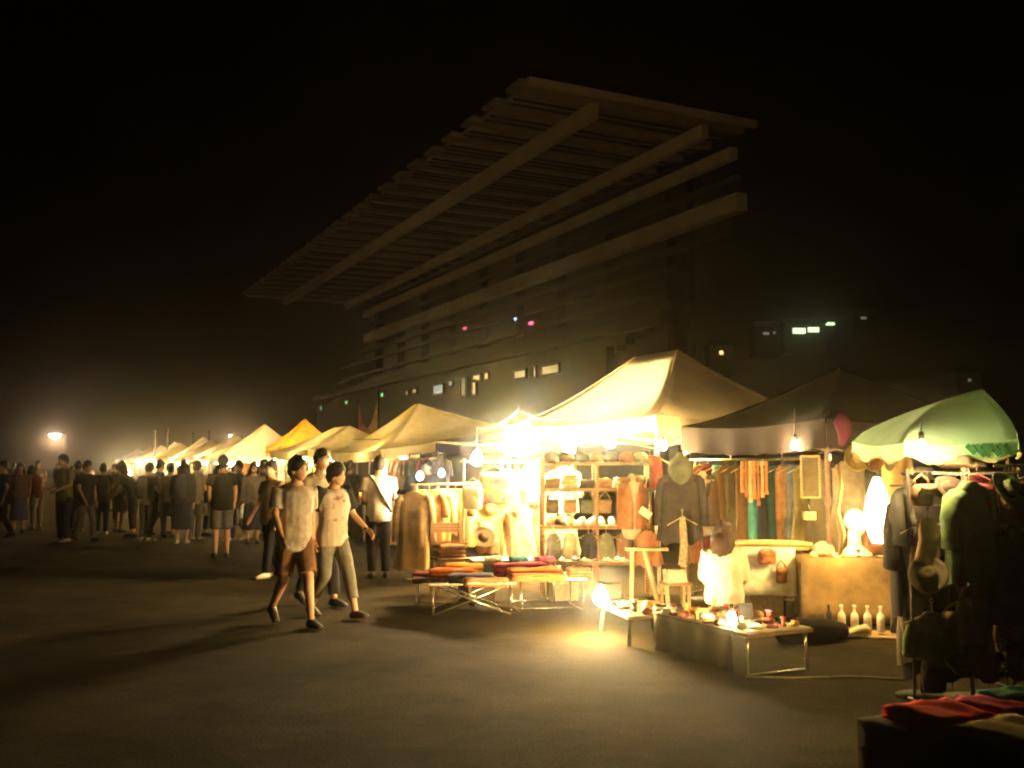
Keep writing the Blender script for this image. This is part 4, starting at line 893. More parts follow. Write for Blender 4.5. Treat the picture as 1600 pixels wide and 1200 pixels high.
for i, (c, L, w, slim, lab) in enumerate(items):
    p = Vector((ra.x, ra.y, 1.685)) + rd * (LR_ * (i + .5) / len(items))
    garment('%s, %s from the left on the dark tent rail' % (lab, ORD[i]), p, random.uniform(-.35, .35), cloth(c), L, w, .05, slim=bool(slim), group='clothes on the dark tent rail', neck=.05)
for i in range(7):                                   # leather straps in a bunch
    p = Vector((ra.x, ra.y, 1.68)) + rd * (LR_ * (.40 + i * .035)) + Vector((0, -.2, 0)); L = (.34, .4, .46, .42, .5, .4, .36)[i]
    o = MB().slab([[(-.018 + .036 * j, -.01 * math.sin(v * 6 + i), -L * v) for j in (0, 1)] for v in [k / 6 for k in range(7)]], (0, -.006, 0)).box((0, -.005, -L - .02), (.042, .014, .05)).build('leather_belt', M('belt_%d' % (i % 3), [(.5, .2, .06), (.3, .12, .05), (.55, .36, .18)][i % 3], rough=.5), None, p)
    tag(o, 'orange leather belt, %s of the bunch hung before the dark tent rail' % ORD[i], 'belt', 'bunch of belts')
t = thing('belt_rail', 'thin rail holding the bunch of belts in the dark tent', 'rail', Vector((ra.x, ra.y, 1.69)) + Vector((0, -.2, 0)), rzr); MB().tube([(0, LR_ * .3, 0), (0, LR_ * .75, 0)], .008, 6).build('rod', chrome, t); MB().tube([(0, LR_ * .3, 0), (.0, LR_ * .3, .38)], .004, 5).build('wire', chrome, t); MB().tube([(0, LR_ * .75, 0), (.0, LR_ * .75, .38)], .004, 5).build('wire', chrome, t)
tf = at(1100, 880, 12.3); torso_form('dark leather vest on a pale torso form in the dark tent', (tf.x, tf.y, 0), R(0), leather_d, cloth((.72, .66, .55)), h0=.98)

# --- counter, mannequin head and lantern on the right
counter = cloth_table('display_counter', 'counter draped in tan cloth holding the mannequin head', at(1348, 985, 10.25) * Vector((1, 1, 0)) + Vector((0, .3, 0)), R(-6), 1.05, .62, .68, M('tan_cloth', (.20, .13, .055), rough=.95, scale=3, var=.3, bump=.3), .64)
ct = at(1348, 985, 10.25) * Vector((1, 1, 0)) + Vector((0, .3, 0))
def oncounter(dx, dy, z=.687): return Vector((ct.x + dx, ct.y + dy, z))
t = thing('mannequin_head', 'white mannequin head standing on the tan counter', 'mannequin', oncounter(.03, -.08), R(215)); t.scale = (1.3, 1.3, 1.2)
b = MB(); head_mesh(b, (0, 0, .29), 0); b.tube([(0, -.01, .08), (0, -.01, .13), (0, -.01, .22)], [.06, .05, .05], 14); b.lathe([(.125, 0), (.13, .02), (.115, .05), (.07, .085), (.05, .1)], seg=18, sy=.75)
b.build('head', M('mannequin_white', (.78, .74, .66), rough=.5, bump=0), t, smooth=True)
place('cap', 'cap', cap_mb, cloth((.35, .32, .27)), 'grey cap lying left of the mannequin head', 'cap', oncounter(-.27, .05), R(30), sc=1.1)
bag('orange brown leather satchel standing right of the mannequin head', oncounter(.3, .05, 1.0), R(10), leather, .34, .25, .14, .06, name='satchel')
for i in range(9):
    place('trinket', 'tr%d' % i, lambda i=i: trinket_mb(i), [cloth((.6, .5, .3)), cloth((.12, .07, .04)), cloth((.7, .62, .48))][i % 3], 'small %s trinket, %s from the left on the tan counter' % (['pale', 'dark', 'cream'][i % 3], ORD[i]), 'trinket', oncounter(-.45 + i * .115, -.2 + .03 * (i % 2)), random.uniform(0, 3), 'trinkets on the tan counter')
# pale side bench with a white board leaning on trestles
bp = at(1215, 945, 10.75) * Vector((1, 1, 0)) + Vector((0, .3, 0))
t = thing('trestle_bench', 'pale trestle table with flat rolled goods left of the dark tent pole', 'table', bp, R(-8))
MB().box((0, 0, .735), (1.0, .5, .03)).build('table_top', pale_wood, t, bevel=.005)
for s in (-1, 1):
    for q in (-1, 1): MB().bar((s * .42 + q * .15, -.2, 0), (s * .42 - q * .02, -.18 + .02 * (q > 0), .72), .035).build('leg', pale_wood, t); MB().bar((s * .42 + q * .15, .2, 0), (s * .42 - q * .02, .18 + .02 * (q > 0), .72), .035).build('leg', pale_wood, t)
o = MB().slab([[(-.36 + .60 * j / 10, -.27 - .02 * math.sin(j) * .3 - .012 * i, .75 - .5 * i / 5) for j in range(11)] for i in range(6)], (0, -.006, 0)).build('white_cloth', cloth((.8, .77, .7)), None, bp, R(-8), smooth=True); tag(o, 'bright white cloth hung over the front of the trestle table', 'cloth')
for i in range(5):
    o = MB().tube([(-.46 + .02 * i, -.16 + .075 * i, .775), (0, -.15 + .07 * i, .78), (.42 - .03 * i, -.17 + .08 * i, .775)], .024, 8, rounded=True).build('cloth_roll', cloth([(.6, .46, .22), (.5, .36, .16), (.66, .55, .34)][i % 3]), None, bp, R(-8), smooth=True)
    tag(o, 'rolled tan cloth, %s from the front on the trestle table' % ORD[i], 'textile', 'cloth rolls on the trestle table')
bag('dark red embroidered pouch hung before the white cloth', Vector((bp.x - .12, bp.y - .36, .74)), 0, M('pouch_red', (.25, .04, .04), scale=20, col2=(.4, .25, .1)), .2, .14, .07, .02)
bag('tan pouch hung low before the white cloth', Vector((bp.x + .03, bp.y - .36, .62)), 0, leather, .12, .16, .06, .08)
# glowing white paper lantern
lp = at(1371, 788, 9.9)
def paper(key, col, trn): 
    m = M(key, col, rough=.9, scale=12, var=.05, bump=.2, trans=trn); return m
t = thing('paper_lantern', 'tall glowing white paper lantern above the tan counter', 'lantern', (lp.x, lp.y, lp.z), 0)
MB().lathe([(.03, .27), (.06, .2), (.1, .08), (.125, -.06), (.12, -.18), (.09, -.32), (.06, -.38)], seg=18).build('shade', glow('lantern_paper', (1., .93, .78), 3.2), t, smooth=True)
MB().tube([(0, 0, .27), (0, 0, .62)], .005, 5).build('cord', dark_steel, t)
ld = bpy.data.lights.new('lantern_light', 'POINT'); ld.energy = 5 * POWER; ld.color = WARM; ld.shadow_soft_size = .2
lo = bpy.data.objects.new('lantern_light', ld); C.objects.link(lo); lo.parent = t; lo.location = (-.16, -.16, -.04)
garment('long pale dress hanging left of the glowing lantern', at(1325, 712, 10.9), R(5), cloth((.17, .135, .10)), 1.0, .18, .08, cat='dress', name='hanging_dress', flare=1.3)
garment('grey dress hanging behind the mannequin head', at(1290, 712, 11.1), R(-10), cloth((.09, .08, .06)), 1.1, .19, .08, cat='dress', name='hanging_dress', flare=1.3)
garment('ochre shawl hanging right of the glowing lantern', at(1402, 690, 10.4), R(0), cloth((.5, .34, .12)), .75, .17, .08, cat='shawl', name='hanging_shawl', slim=True)
t = thing('hanging_rail', 'rail under the eaves of the dark tent holding long dresses', 'rail', at(1278, 708, 11.15), 0)
e1 = at(1412, 688, 10.4) - at(1278, 708, 11.15); MB().tube([(0, 0, 0), tuple(e1)], .012, 7).build('rod', chrome, t, smooth=True); MB().tube([tuple(e1 * .98), tuple(e1 * .98 + Vector((0, 0, -e1.z - at(1278, 708, 11.15).z + .02)))], .014, 7).build('post', chrome, t, smooth=True)
for i in range(3):
    p = at(1338 + i * 23, 716, 9.3); hat('tan hat, %s of three hung along the green canopy edge' % ORD[i], p, R(20 * i), cloth([(.55, .38, .16), (.22, .12, .05), (.55, .4, .2)][i]), cloth((.2, .1, .05)), .6, 'hats along the green canopy', R(80))
bag('fringed beige pouch hung at the corner of the green canopy', at(1388, 680, 9.3), 0, cloth((.5, .36, .2)), .2, .14, .1, .03)
q = at(1309, 735, 9.7); o = MB().tube([(0, 0, .06), (.02, 0, -.15), (-.02, 0, -.4), (.03, 0, -.62), (-.01, 0, -.82)], [.02, .03, .024, .032, .012], 7).build('braided_rope', M('rope', (.42, .3, .16), scale=40, bump=.6), None, q, smooth=True); tag(o, 'braided pale rope hanging beside the dark tent pole', 'rope')
t = thing('framed_notice', 'small framed notice hanging beside the dark tent pole', 'sign', at(1266, 745, 10.2), R(-5))
MB().box((0, 0, 0), (.165, .015, .4)).build('panel', cloth((.06, .05, .035)), t); 
for s in (-1, 1): MB().box((s * .09, -.004, 0), (.015, .022, .43)).build('frame', wood, t); MB().box((0, -.004, s * .21), (.165, .022, .015)).build('frame', wood, t)
place('small_box', 'box', box_mb, cloth((.4, .32, .15)), 'small tan box fixed low on the dark tent pole', 'box', at(1264, 812, 10.3), R(5), sc=(.12, .08, .08), smooth=False)
# goods on the ground mat before the counter
mt = at(1345, 985, 9.75) * Vector((1, 1, 0))
o = MB().slab([[(-.62 + 1.24 * j / 12, -.22 + .44 * i / 5, .014 + .012 * noise.noise(Vector((j * .7, i * .9, 0)))) for j in range(13)] for i in range(6)], .01).build('ground_mat', M('mat_cloth', (.2, .14, .09), rough=.95, scale=8), None, mt, R(-14), smooth=True); tag(o, 'crumpled brown mat on the ground before the tan counter', 'mat')
for i in range(6):
    w_ = i in (1, 2, 3, 4); place('bottle', 'bottle', bottle_mb, M('white_jar', (.7, .66, .58), rough=.4, bump=0) if w_ else M('dark_jar', (.04, .035, .03), rough=.3, bump=0), ('white' if w_ else 'dark') + ' bottle, %s from the left on the ground mat' % ORD[i], 'bottle', (mt.x - .28 + i * .115, mt.y + .08 - .03 * i, .03), 0, 'bottles on the ground mat', sc=1.05)
place('satchel_bundle', 'bundle', lambda: MB().tube([(-.35, 0, .1), (-.2, .02, .12), (.05, 0, .115), (.3, .03, .09)], [(.08, .09), (.1, .115), (.1, .11), (.07, .08)], 12, rounded=True), cloth((.014, .010, .012)), 'dark cloth bundle lying on the ground left of the bottles', 'bundle', at(1275, 985, 9.3) * Vector((1, 1, 0)), R(18))
for i in range(3): place('shoe', 'shoe', shoe_mb, cloth([(.4, .26, .12), (.35, .2, .1), (.5, .4, .28)][i]), 'tan slipper, %s from the left on the ground before the mat' % ORD[i], 'shoe', (mt.x - .5 + i * .2, mt.y - .16 - .02 * i, .022), R(70 + 20 * i), 'slippers before the mat')
# small lit crate table far right
q = at(1545, 960, 8.6) * Vector((1, 1, 0)); t = thing('crate_table', 'pale wooden crate table behind the dark clothing stand', 'crate', q, R(-15))
for z in (.18, .3, .42, .54): MB().box((0, -.15, z), (.4, .02, .09)).build('plank', pale_wood, t); MB().box((0, .15, z), (.4, .02, .09)).build('plank', pale_wood, t)
for s in (-1, 1): MB().box((s * .19, 0, .36), (.02, .276, .46)).build('side', pale_wood, t)
MB().box((0, 0, .6), (.42, .34, .02)).build('lid', pale_wood, t)
for sx in (-1, 1): MB().box((sx * .17, 0, .065), (.04, .26, .13)).build('foot', pale_wood, t)

# --- low table of small goods in front, with its bulb
ma = W(6.78, 5.38); zt = .335
t = thing('low_table', 'low table with brown cloth front and metal legs covered in small goods', 'table', ma, TD)
MB().box((0, 0, zt - .015), (.66, 1.26, .03)).build('table_top', wood, t, bevel=.005)
for s in (-1, 1): MB().tube([(-.29, s * .58, zt - .03), (-.30, s * .58, .03), (-.27, s * .58, .012), (.27, s * .58, .012), (.30, s * .58, .03), (.29, s * .58, zt - .03)], .0125, 8).build('leg_frame', chrome, t, smooth=True)
MB().slab([[(-.335 - .02 * abs(noise.noise(Vector((j * .5, i * .4, 3)))) - .02 * i / 6 * math.sin(j * 1.1), -.45 + 1.07 * j / 20, zt + .003 - .315 * i / 6) for j in range(21)] for i in range(7)], (-.006, 0, 0)).build('cloth_front', M('brown_cloth', (.04, .022, .014), rough=.95, scale=5, var=.25), t, smooth=True)
MB().slab([[(-.33 + .66 * i / 8, -.6 + 1.22 * j / 16, zt + .006 + .004 * noise.noise(Vector((i * .8, j * .6, 9)))) for j in range(17)] for i in range(9)], .004).build('cloth_top', M('pale_cloth', (.55, .45, .30), rough=.95, scale=4, var=.2), t, smooth=True)
tcs = [(.6, .5, .3), (.25, .06, .05), (.12, .08, .05), (.7, .64, .5), (.4, .22, .08), (.05, .05, .05), (.35, .1, .16), (.55, .3, .1)]
tnm = ['cream', 'maroon', 'brown', 'white', 'amber', 'black', 'plum', 'orange']
k = 0
for row in range(5):
    for c_ in range(8):
        u, v = -.27 + row * .13 + random.uniform(-.02, .02), -.5 + c_ * .145 + random.uniform(-.02, .02); ci = (row * 3 + c_ * 5 + row * c_) % 8
        p = ma + NV * u + DV * v + Vector((0, 0, zt + .012))
        place('trinket', 'tr%d' % (k % 10), lambda k=k: trinket_mb(k % 10), cloth(tcs[ci]), '%s small ware, %s from the right in %s row of the low table' % (tnm[ci], ORD[c_], ['front', 'second', 'third', 'fourth', 'rear'][row]), 'trinket', p, random.uniform(0, 6.2), 'small wares on the low table', sc=random.uniform(.8, 1.25)); k += 1
o = MB().box((0, 0, .07), (.12, .012, .14), m=Matrix.Rotation(R(-12), 3, 'X')).box((0, .04, .05), (.03, .012, .1), m=Matrix.Rotation(R(25), 3, 'X')).build('black_card', cloth((.012, .012, .012)), None, ma + NV * .05 + DV * -.15 + Vector((0, 0, zt + .014)), R(5)); tag(o, 'upright black card standing among the small goods', 'card')
# second low table, left end, with the glowing bulb
mb2 = W(8.05, 5.35); t = thing('low_table', 'small low table with dark top beside the ground level bulb', 'table', mb2, TD + R(-14))
MB().box((0, 0, .265), (.62, 1.0, .03)).build('table_top', wood, t, bevel=.005)
for sx in (-1, 1):
    for sy in (-1, 1): MB().bar((sx * .27, sy * .42, 0), (sx * .25, sy * .40, .25), .03).build('leg', dark_steel, t)
for i in range(14):
    p = mb2 + NV * (-.2 + .14 * (i % 4)) + DV * (-.38 + .2 * (i // 4)) + Vector((0, 0, .281)); ci = (i * 3 + 1) % 8
    place('trinket', 'tr%d' % (i % 10), lambda i=i: trinket_mb(i % 10), cloth(tcs[ci]), '%s small ware, %s from the near end of the small low table' % (tnm[ci], ORD[i]), 'trinket', p, random.uniform(0, 6.2), 'small wares by the ground level bulb', sc=1.1)
bulb(W(8.3, 5.05, .36), 70, 'bright bare bulb standing on the small low table near the ground', .07, group=None, cord=0, strength=500.)
bulb(W(6.45, 5.14, .41), 13, 'small bulb glaring among the goods at the front of the low table', .035, group=None, cord=0, strength=300.)

# --- near table at bottom right with folded cloths
nt = W(2.15, 3.36); t0 = cloth_table('near_table', 'nearest table at bottom right draped in near black cloth', nt, TD, 1.15, 1.25, .70, M('black_drape', (.018, .014, .016), rough=.95, scale=5), .6)
near = [(-.39, .42, .29, .28, .05, (.95, .02, .01), 'bright red folded cloth at the corner of the nearest table'), (-.13, .41, .21, .26, .05, (.75, .05, .16), 'magenta pink folded cloth beside the red one on the nearest table'), (.08, .48, .2, .2, .05, (.08, .42, .34), 'teal folded cloth at the back of the nearest table'),
        (-.37, .09, .3, .34, .05, (.3, .22, .1), 'olive brown folded cloth at the front of the nearest table'), (-.02, .1, .32, .32, .04, (.03, .03, .03), 'black folded cloth in the middle of the nearest table'), (.3, .48, .2, .2, .05, (.25, .24, .06), 'small yellow green folded cloth at the back of the nearest table'), (-.35, -.36, .36, .34, .04, (.06, .03, .05), 'plum folded cloth at the near end of the nearest table')]
for u, v, w, d, h, c, lab in near:
    p = nt + NV * u + DV * v; folded(lab, (p.x, p.y, .712), TD + R(random.uniform(-12, 12)), w, d, h, T(c))

# --- dark clothing stand on the right
sp = at(1520, 1092, 7.05) * Vector((1, 1, 0))
t = thing('clothing_stand', 'tall pole stand crowded with dark clothes and bags at right', 'clothes stand', sp, R(-20))
MB().tube([(0, 0, 0), (0, 0, 1.62)], .016, 8).build('pole', steel, t, smooth=True); MB().lathe([(.22, 0), (.22, .012), (.03, .03)], seg=18).build('base', M('black_iron', (.015, .014, .013), rough=.9), t, smooth=True)
arms = [(1.56, 0), (1.56, 90), (1.2, 40), (1.2, 130), (.85, 0), (.85, 90)]
for z, an in arms: MB().tube([(-.36 * math.cos(R(an)), -.36 * math.sin(R(an)), z + .02), (0, 0, z), (.36 * math.cos(R(an)), .36 * math.sin(R(an)), z + .02)], .009, 6).build('arm', steel, t, smooth=True)
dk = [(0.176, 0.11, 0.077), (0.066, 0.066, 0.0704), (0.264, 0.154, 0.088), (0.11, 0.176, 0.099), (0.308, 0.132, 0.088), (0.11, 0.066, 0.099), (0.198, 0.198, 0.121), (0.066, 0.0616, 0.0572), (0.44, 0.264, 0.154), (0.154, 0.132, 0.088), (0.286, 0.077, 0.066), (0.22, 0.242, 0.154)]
dn = ['dark brown', 'black', 'chocolate', 'dark green', 'rust dark', 'plum black', 'olive black', 'jet black', 'dull tan', 'umber', 'oxblood', 'grey green']
for i in range(12):
    z, an = arms[i // 2]; s = -1 if i % 2 else 1; p = sp + Vector((s * .34 * math.cos(R(an - 20)), s * .34 * math.sin(R(an - 20)), z + .012))
    lv = ['topmost', 'topmost', 'middle', 'middle', 'lowest', 'lowest'][i // 2]
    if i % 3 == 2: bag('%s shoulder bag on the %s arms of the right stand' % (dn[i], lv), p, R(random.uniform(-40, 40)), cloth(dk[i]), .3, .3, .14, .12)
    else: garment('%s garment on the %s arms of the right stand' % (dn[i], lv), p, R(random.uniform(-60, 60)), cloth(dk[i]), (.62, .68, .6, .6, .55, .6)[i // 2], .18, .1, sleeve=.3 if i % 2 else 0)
sp2 = sp + Vector((-.30, .12, 0))
t = thing('clothing_stand', 'shorter pole stand hung with shaggy black garments left of the tall one', 'clothes stand', sp2, R(10)); MB().tube([(0, 0, 0), (0, 0, 1.5)], .014, 8).build('pole', dark_steel, t, smooth=True); MB().lathe([(.18, 0), (.18, .012), (.03, .03)], seg=18).build('base', MATS['black_iron'], t, smooth=True); MB().tube([(-.2, 0, 1.48), (.2, 0, 1.48)], .009, 6).build('arm', dark_steel, t, smooth=True); MB().tube([(-.2, 0, .92), (.2, 0, .92)], .009, 6).build('arm', dark_steel, t, smooth=True)
garment('shaggy black coat on the shorter stand', sp2 + Vector((.02, -.05, 1.5)), R(8), cloth((.016, .013, .012)), .85, .2, .12, sleeve=.4)
garment('long black skirt hung low on the shorter stand', sp2 + Vector((.06, -.03, .93)), R(-8), cloth((.02, .015, .014)), .72, .19, .12, flare=1.15)
for i, (dx, dy, z, c, lab) in enumerate(((.06, 0, 1.52, (.02, .018, .016), 'black brimmed hat on top of the shorter stand'), (.32, -.05, 1.6, (.28, .22, .17), 'pale grey brown hat on top of the tall stand'), (.62, .1, 1.44, (.03, .035, .02), 'dark olive hat right of the tall stand'))):
    hat(lab, sp2 + Vector((dx, dy, z)), R(40 * i), cloth(c), cloth((.02, .02, .02)), .75)
garment('magenta pink scarf hung on the tall right stand', sp + Vector((.04, -.1, 1.6)), R(15), cloth((.36, .05, .14)), .28, .11, .05, slim=True, cat='scarf', name='hanging_scarf')
wp_ = sp + Vector((-.02, -.16, 0))
t = thing('wire_panel', 'dark wire display panel hung with pouches in front of the right stand', 'display panel', wp_, R(-6))
for i in range(8): MB().tube([(-.42 + .12 * i, 0, .12), (-.42 + .12 * i, 0, 1.58)], .004, 5).build('wire', dark_steel, t)
for i in range(7): MB().tube([(-.43, .008, .2 + .23 * i), (.43, .008, .2 + .23 * i)], .004, 5).build('wire', dark_steel, t)
for s_ in (-1, 1): MB().tube([(s_ * .43, -.15, .01), (s_ * .43, 0, .03), (s_ * .43, .15, .01)], .012, 6).build('foot', dark_steel, t); MB().tube([(s_ * .43, 0, .03), (s_ * .43, 0, 1.6)], .01, 6).build('upright', dark_steel, t)
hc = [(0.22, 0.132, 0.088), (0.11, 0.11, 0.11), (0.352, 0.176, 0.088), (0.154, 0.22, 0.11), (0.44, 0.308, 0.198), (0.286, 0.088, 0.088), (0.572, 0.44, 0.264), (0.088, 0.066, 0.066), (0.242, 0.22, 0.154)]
hn_ = ['brown', 'black', 'rust', 'dark green', 'tan', 'dark red', 'sand', 'charcoal', 'olive']
lv_ = ['top', 'second', 'third', 'fourth', 'bottom']
for r_ in range(5):
    for c_ in range(5):
        p = wp_ + Vector((-.36 + .18 * c_ + random.uniform(-.03, .03), -.05 - random.uniform(0, .05), 1.58 - .29 * r_ + random.uniform(-.03, .03))); ci = (r_ * 4 + c_ * 7 + r_ * c_) % 9; lab = '%s from the left in the %s row of the wire panel' % (ORD[c_], lv_[r_])
        kind = (r_ + 2 * c_ + r_ * c_) % 4
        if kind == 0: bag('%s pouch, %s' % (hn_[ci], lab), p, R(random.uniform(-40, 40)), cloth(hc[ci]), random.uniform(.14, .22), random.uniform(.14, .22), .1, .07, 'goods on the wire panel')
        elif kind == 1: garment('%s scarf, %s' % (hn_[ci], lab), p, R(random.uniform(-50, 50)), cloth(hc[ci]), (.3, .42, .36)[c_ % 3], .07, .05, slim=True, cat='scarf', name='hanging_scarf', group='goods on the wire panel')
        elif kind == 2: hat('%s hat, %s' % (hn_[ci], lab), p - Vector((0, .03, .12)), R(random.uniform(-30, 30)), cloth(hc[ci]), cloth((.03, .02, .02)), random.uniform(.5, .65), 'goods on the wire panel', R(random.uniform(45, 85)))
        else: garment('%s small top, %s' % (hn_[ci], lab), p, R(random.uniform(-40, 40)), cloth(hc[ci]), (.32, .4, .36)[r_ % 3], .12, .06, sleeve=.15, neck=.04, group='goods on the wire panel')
# third stand cut by the right edge
sp3 = sp + Vector((.62, .25, 0)); rail_rack('dark clothes rail cut by the right edge of the picture', sp3 + Vector((-.2, 0, 0)), R(-80), .9, 1.62, dark_steel)
for i in range(6):
    p = sp3 + Vector((-.15 + i * .15, .03 * i, 1.605)); c = [(.03, .02, .02), (.12, .025, .015), (.03, .035, .03), (.02, .018, .02), (.16, .03, .02), (.04, .03, .02)][i]
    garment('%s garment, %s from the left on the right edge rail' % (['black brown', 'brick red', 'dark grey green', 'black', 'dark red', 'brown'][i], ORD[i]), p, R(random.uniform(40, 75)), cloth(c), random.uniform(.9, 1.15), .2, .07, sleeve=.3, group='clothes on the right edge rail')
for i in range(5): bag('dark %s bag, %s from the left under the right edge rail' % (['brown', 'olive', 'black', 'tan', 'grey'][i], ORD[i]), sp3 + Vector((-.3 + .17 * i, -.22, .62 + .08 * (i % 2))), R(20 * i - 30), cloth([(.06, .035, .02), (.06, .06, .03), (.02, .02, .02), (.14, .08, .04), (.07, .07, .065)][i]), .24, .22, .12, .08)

# cartons and crates pushed under the tables
for i, (px, py, Y, w, d, h, c, lab) in enumerate(((1200, 955, 11.0, .34, .26, .22, (.30, .2, .1), 'brown carton under the trestle table, left one'), (1245, 957, 11.0, .28, .26, .16, (.2, .13, .07), 'flat brown carton under the trestle table, right one'), (880, 925, 12.3, .3, .24, .2, (.28, .2, .11), 'carton on the ground behind the tube framed table'), (745, 915, 12.2, .36, .26, .24, (.12, .09, .07), 'dark carton on the ground behind the left textile pile'), (950, 915, 12.4, .26, .2, .18, (.34, .25, .14), 'small carton on the ground below the wooden shelf'))):
    p = at(px, py, Y); place('carton', 'carton', box_mb, M('carton_%d' % i, c, rough=.9, scale=6), lab, 'carton', (p.x, p.y, 0), R(17 * i - 20), sc=(w, d, h), smooth=False)
# --- green canopy
gt = at(1475, 700, 9.6); gc0 = Vector((gt.x, gt.y, 0))
t = thing('green_canopy', 'small bright green canopy with pale piped edge at the right', 'canopy', (0, 0, 0), 0)
cpts = [at(1332, 690, 8.7), at(1412, 692, 7.05), at(1590, 686, 7.2), at(1588, 676, 8.4), at(1540, 690, 9.4), at(1420, 694, 9.6)]
top0, top1 = at(1468, 627, 8.1), at(1534, 607, 8.0)
tt = [top0, top0, top1, top1, top1, top0]
c = MB(); dv = 8
for kx in range(6):
    p, q = cpts[kx], cpts[(kx + 1) % 6]; tp, tq = tt[kx], tt[(kx + 1) % 6]; cols = dv + 1; vs = []
    for i in range(dv + 1):
        u = i / dv
        for j in range(cols):
            s_ = j / dv; e = p.lerp(q, s_); tpv = tp.lerp(tq, s_); pt = e.lerp(tpv, u); pt.z = e.z + (tpv.z - e.z) * (u ** .68) - .035 * math.sin(math.pi * s_) * (1 - u); vs.append(pt)
    c.add(vs, [(i * cols + j, i * cols + j + 1, (i + 1) * cols + j + 1, (i + 1) * cols + j) for i in range(dv) for j in range(dv)])
me = c.mesh('canopy', True); bm = bmesh.new(); bm.from_mesh(me); bmesh.ops.remove_doubles(bm, verts=bm.verts, dist=.003); bm.to_mesh(me); bm.free()
can = link('canopy', me, green_c, t)
cen = sum(cpts, Vector()) / 6
for kx in range(6):
    p, q = cpts[kx], cpts[(kx + 1) % 6]; out = (p + q) / 2 - cen; out.z = 0; out.normalize(); gridv = []; edge = []
    for i in range(4):
        row = []
        for j in range(15):
            s_ = j / 14; e = p.lerp(q, s_); row.append(e + out * (.008 + .02 * i / 3 * math.sin(s_ * 17)) + Vector((0, 0, -.03 * math.sin(math.pi * s_) - .11 * i / 3 * (1 - .25 * math.cos(s_ * 12)))))
        gridv.append(row)
    val = MB().sheet(gridv).build('valance', green_c, can, smooth=True)
    MB().tube(gridv[-1], .009, 6).build('piping', cloth((.7, .62, .42)), val, smooth=True)
    if kx == 1:
        for j, (s0, hh) in enumerate(((.58, .05), (.66, .075), (.72, .04), (.79, .07), (.86, .055), (.92, .07))):
            e = p.lerp(q, s0); MB().bar(e + out * .034 + Vector((-.03, 0, -.035)), e + out * .034 + Vector((.03, 0, -.04 - hh)), .012, .034).build('print_stroke', M('dark_green_ink', (.03, .16, .06)), val)
    MB().tube([tuple(cpts[kx] - Vector((0, 0, .02))), tuple(tt[kx] - Vector((0, 0, .03)))], .008, 5).build('rib', steel, t, smooth=True)
mid = (top0 + top1) / 2
MB().tube([(mid.x, mid.y, 0), (mid.x, mid.y, mid.z - .02)], .022, 8).build('pole', steel, t, smooth=True); MB().lathe([(.25, 0), (.25, .05), (.05, .08)], (mid.x, mid.y, 0), 18).build('base', concrete_dark, t, smooth=True)
MB().tube([tuple(top0 - Vector((0, 0, .012))), tuple(top1 - Vector((0, 0, .012)))], .012, 6).build('ridge_bar', steel, t, smooth=True)

q = at(1316, 662, 10.3); o = MB().tube([(0, 0, .09), (0, 0, .02), (.02, 0, -.1), (-.01, 0, -.2)], [(.04, .03), (.09, .06), (.075, .05), (.035, .03)], 12, rounded=True).build('tied_cloth', cloth((.06, .012, .035)), None, q, smooth=True); tag(o, 'magenta cloth tied at the corner between dark tent and green canopy', 'cloth')
# --- banner between two poles, scooter, far stall counters, street lamps
p0, p1 = W(33.6, 10.6), W(30.8, 10.4)
t = thing('banner', 'faded red and white cloth banner slung between two horn like poles', 'banner', p0, 0); dlt = p1 - p0
for q, h in ((Vector((0, 0, 0)), 3.95), (dlt, 4.15)): MB().tube([tuple(q), tuple(q + Vector((0, 0, h)))], .03, 7).build('pole', dark_steel, t, smooth=True)
MB().slab([[tuple(dlt * (.02 + .96 * j / 14) + Vector((0, 0, 3.85 + .2 * j / 14 - 1.05 * (math.sin(math.pi * j / 14) ** .7) * (1 - i / 5) - 1.25 * i / 5))) for j in range(15)] for i in range(6)], (0, .008, 0)).build('cloth', M('banner_cloth', (.8, .72, .62), rough=.9, scale=1.6, col2=(.5, .12, .09), trans=.3), t, smooth=True)
q = W(15.6, 4.55); t = thing('motor_scooter', 'parked scooter seen from behind with red tail lights', 'scooter', q, R(10))
b = MB(); b.tube([(0, -.62, .55), (0, -.4, .6), (0, 0, .5), (0, .3, .38), (0, .5, .55), (0, .55, .85)], [(.07, .06), (.14, .13), (.15, .14), (.14, .08), (.15, .1), (.1, .06)], 12, rounded=True); b.build('body', M('scooter_paint', (.12, .015, .015), rough=.35, bump=0), t, smooth=True)
MB().tube([(0, -.5, .76), (0, -.1, .8), (0, .1, .76)], [(.1, .04), (.14, .05), (.1, .04)], 10, rounded=True).build('seat', cloth((.02, .02, .02)), t, smooth=True)
for y in (-.5, .62):
    w_ = MB(); w_.tube([(-.045, y, .22), (.045, y, .22)], .22, 20); w_.build('wheel', M('tyre', (.02, .02, .02), rough=.9), t, smooth=False, bevel=.02)
MB().tube([(-.3, .48, 1.0), (0, .54, 1.0), (.3, .48, 1.0)], .018, 7).build('handlebar', dark_steel, t, smooth=True)
for z, s in ((.72, .8), (.55, 1.)): MB().lathe([(.01, -.05), (.05 * s, -.035), (.055 * s, 0), (.01, .04)], (0, -.68, z), 12, sx=1.6, sy=.5).build('tail_lamp', glow('tail', (1., .03, .05), 1.1), t, smooth=True)
MB().box((0, -.70, .635), (.16, .012, .07)).build('number_plate', M('plate_yellow', (.7, .62, .25)), t)
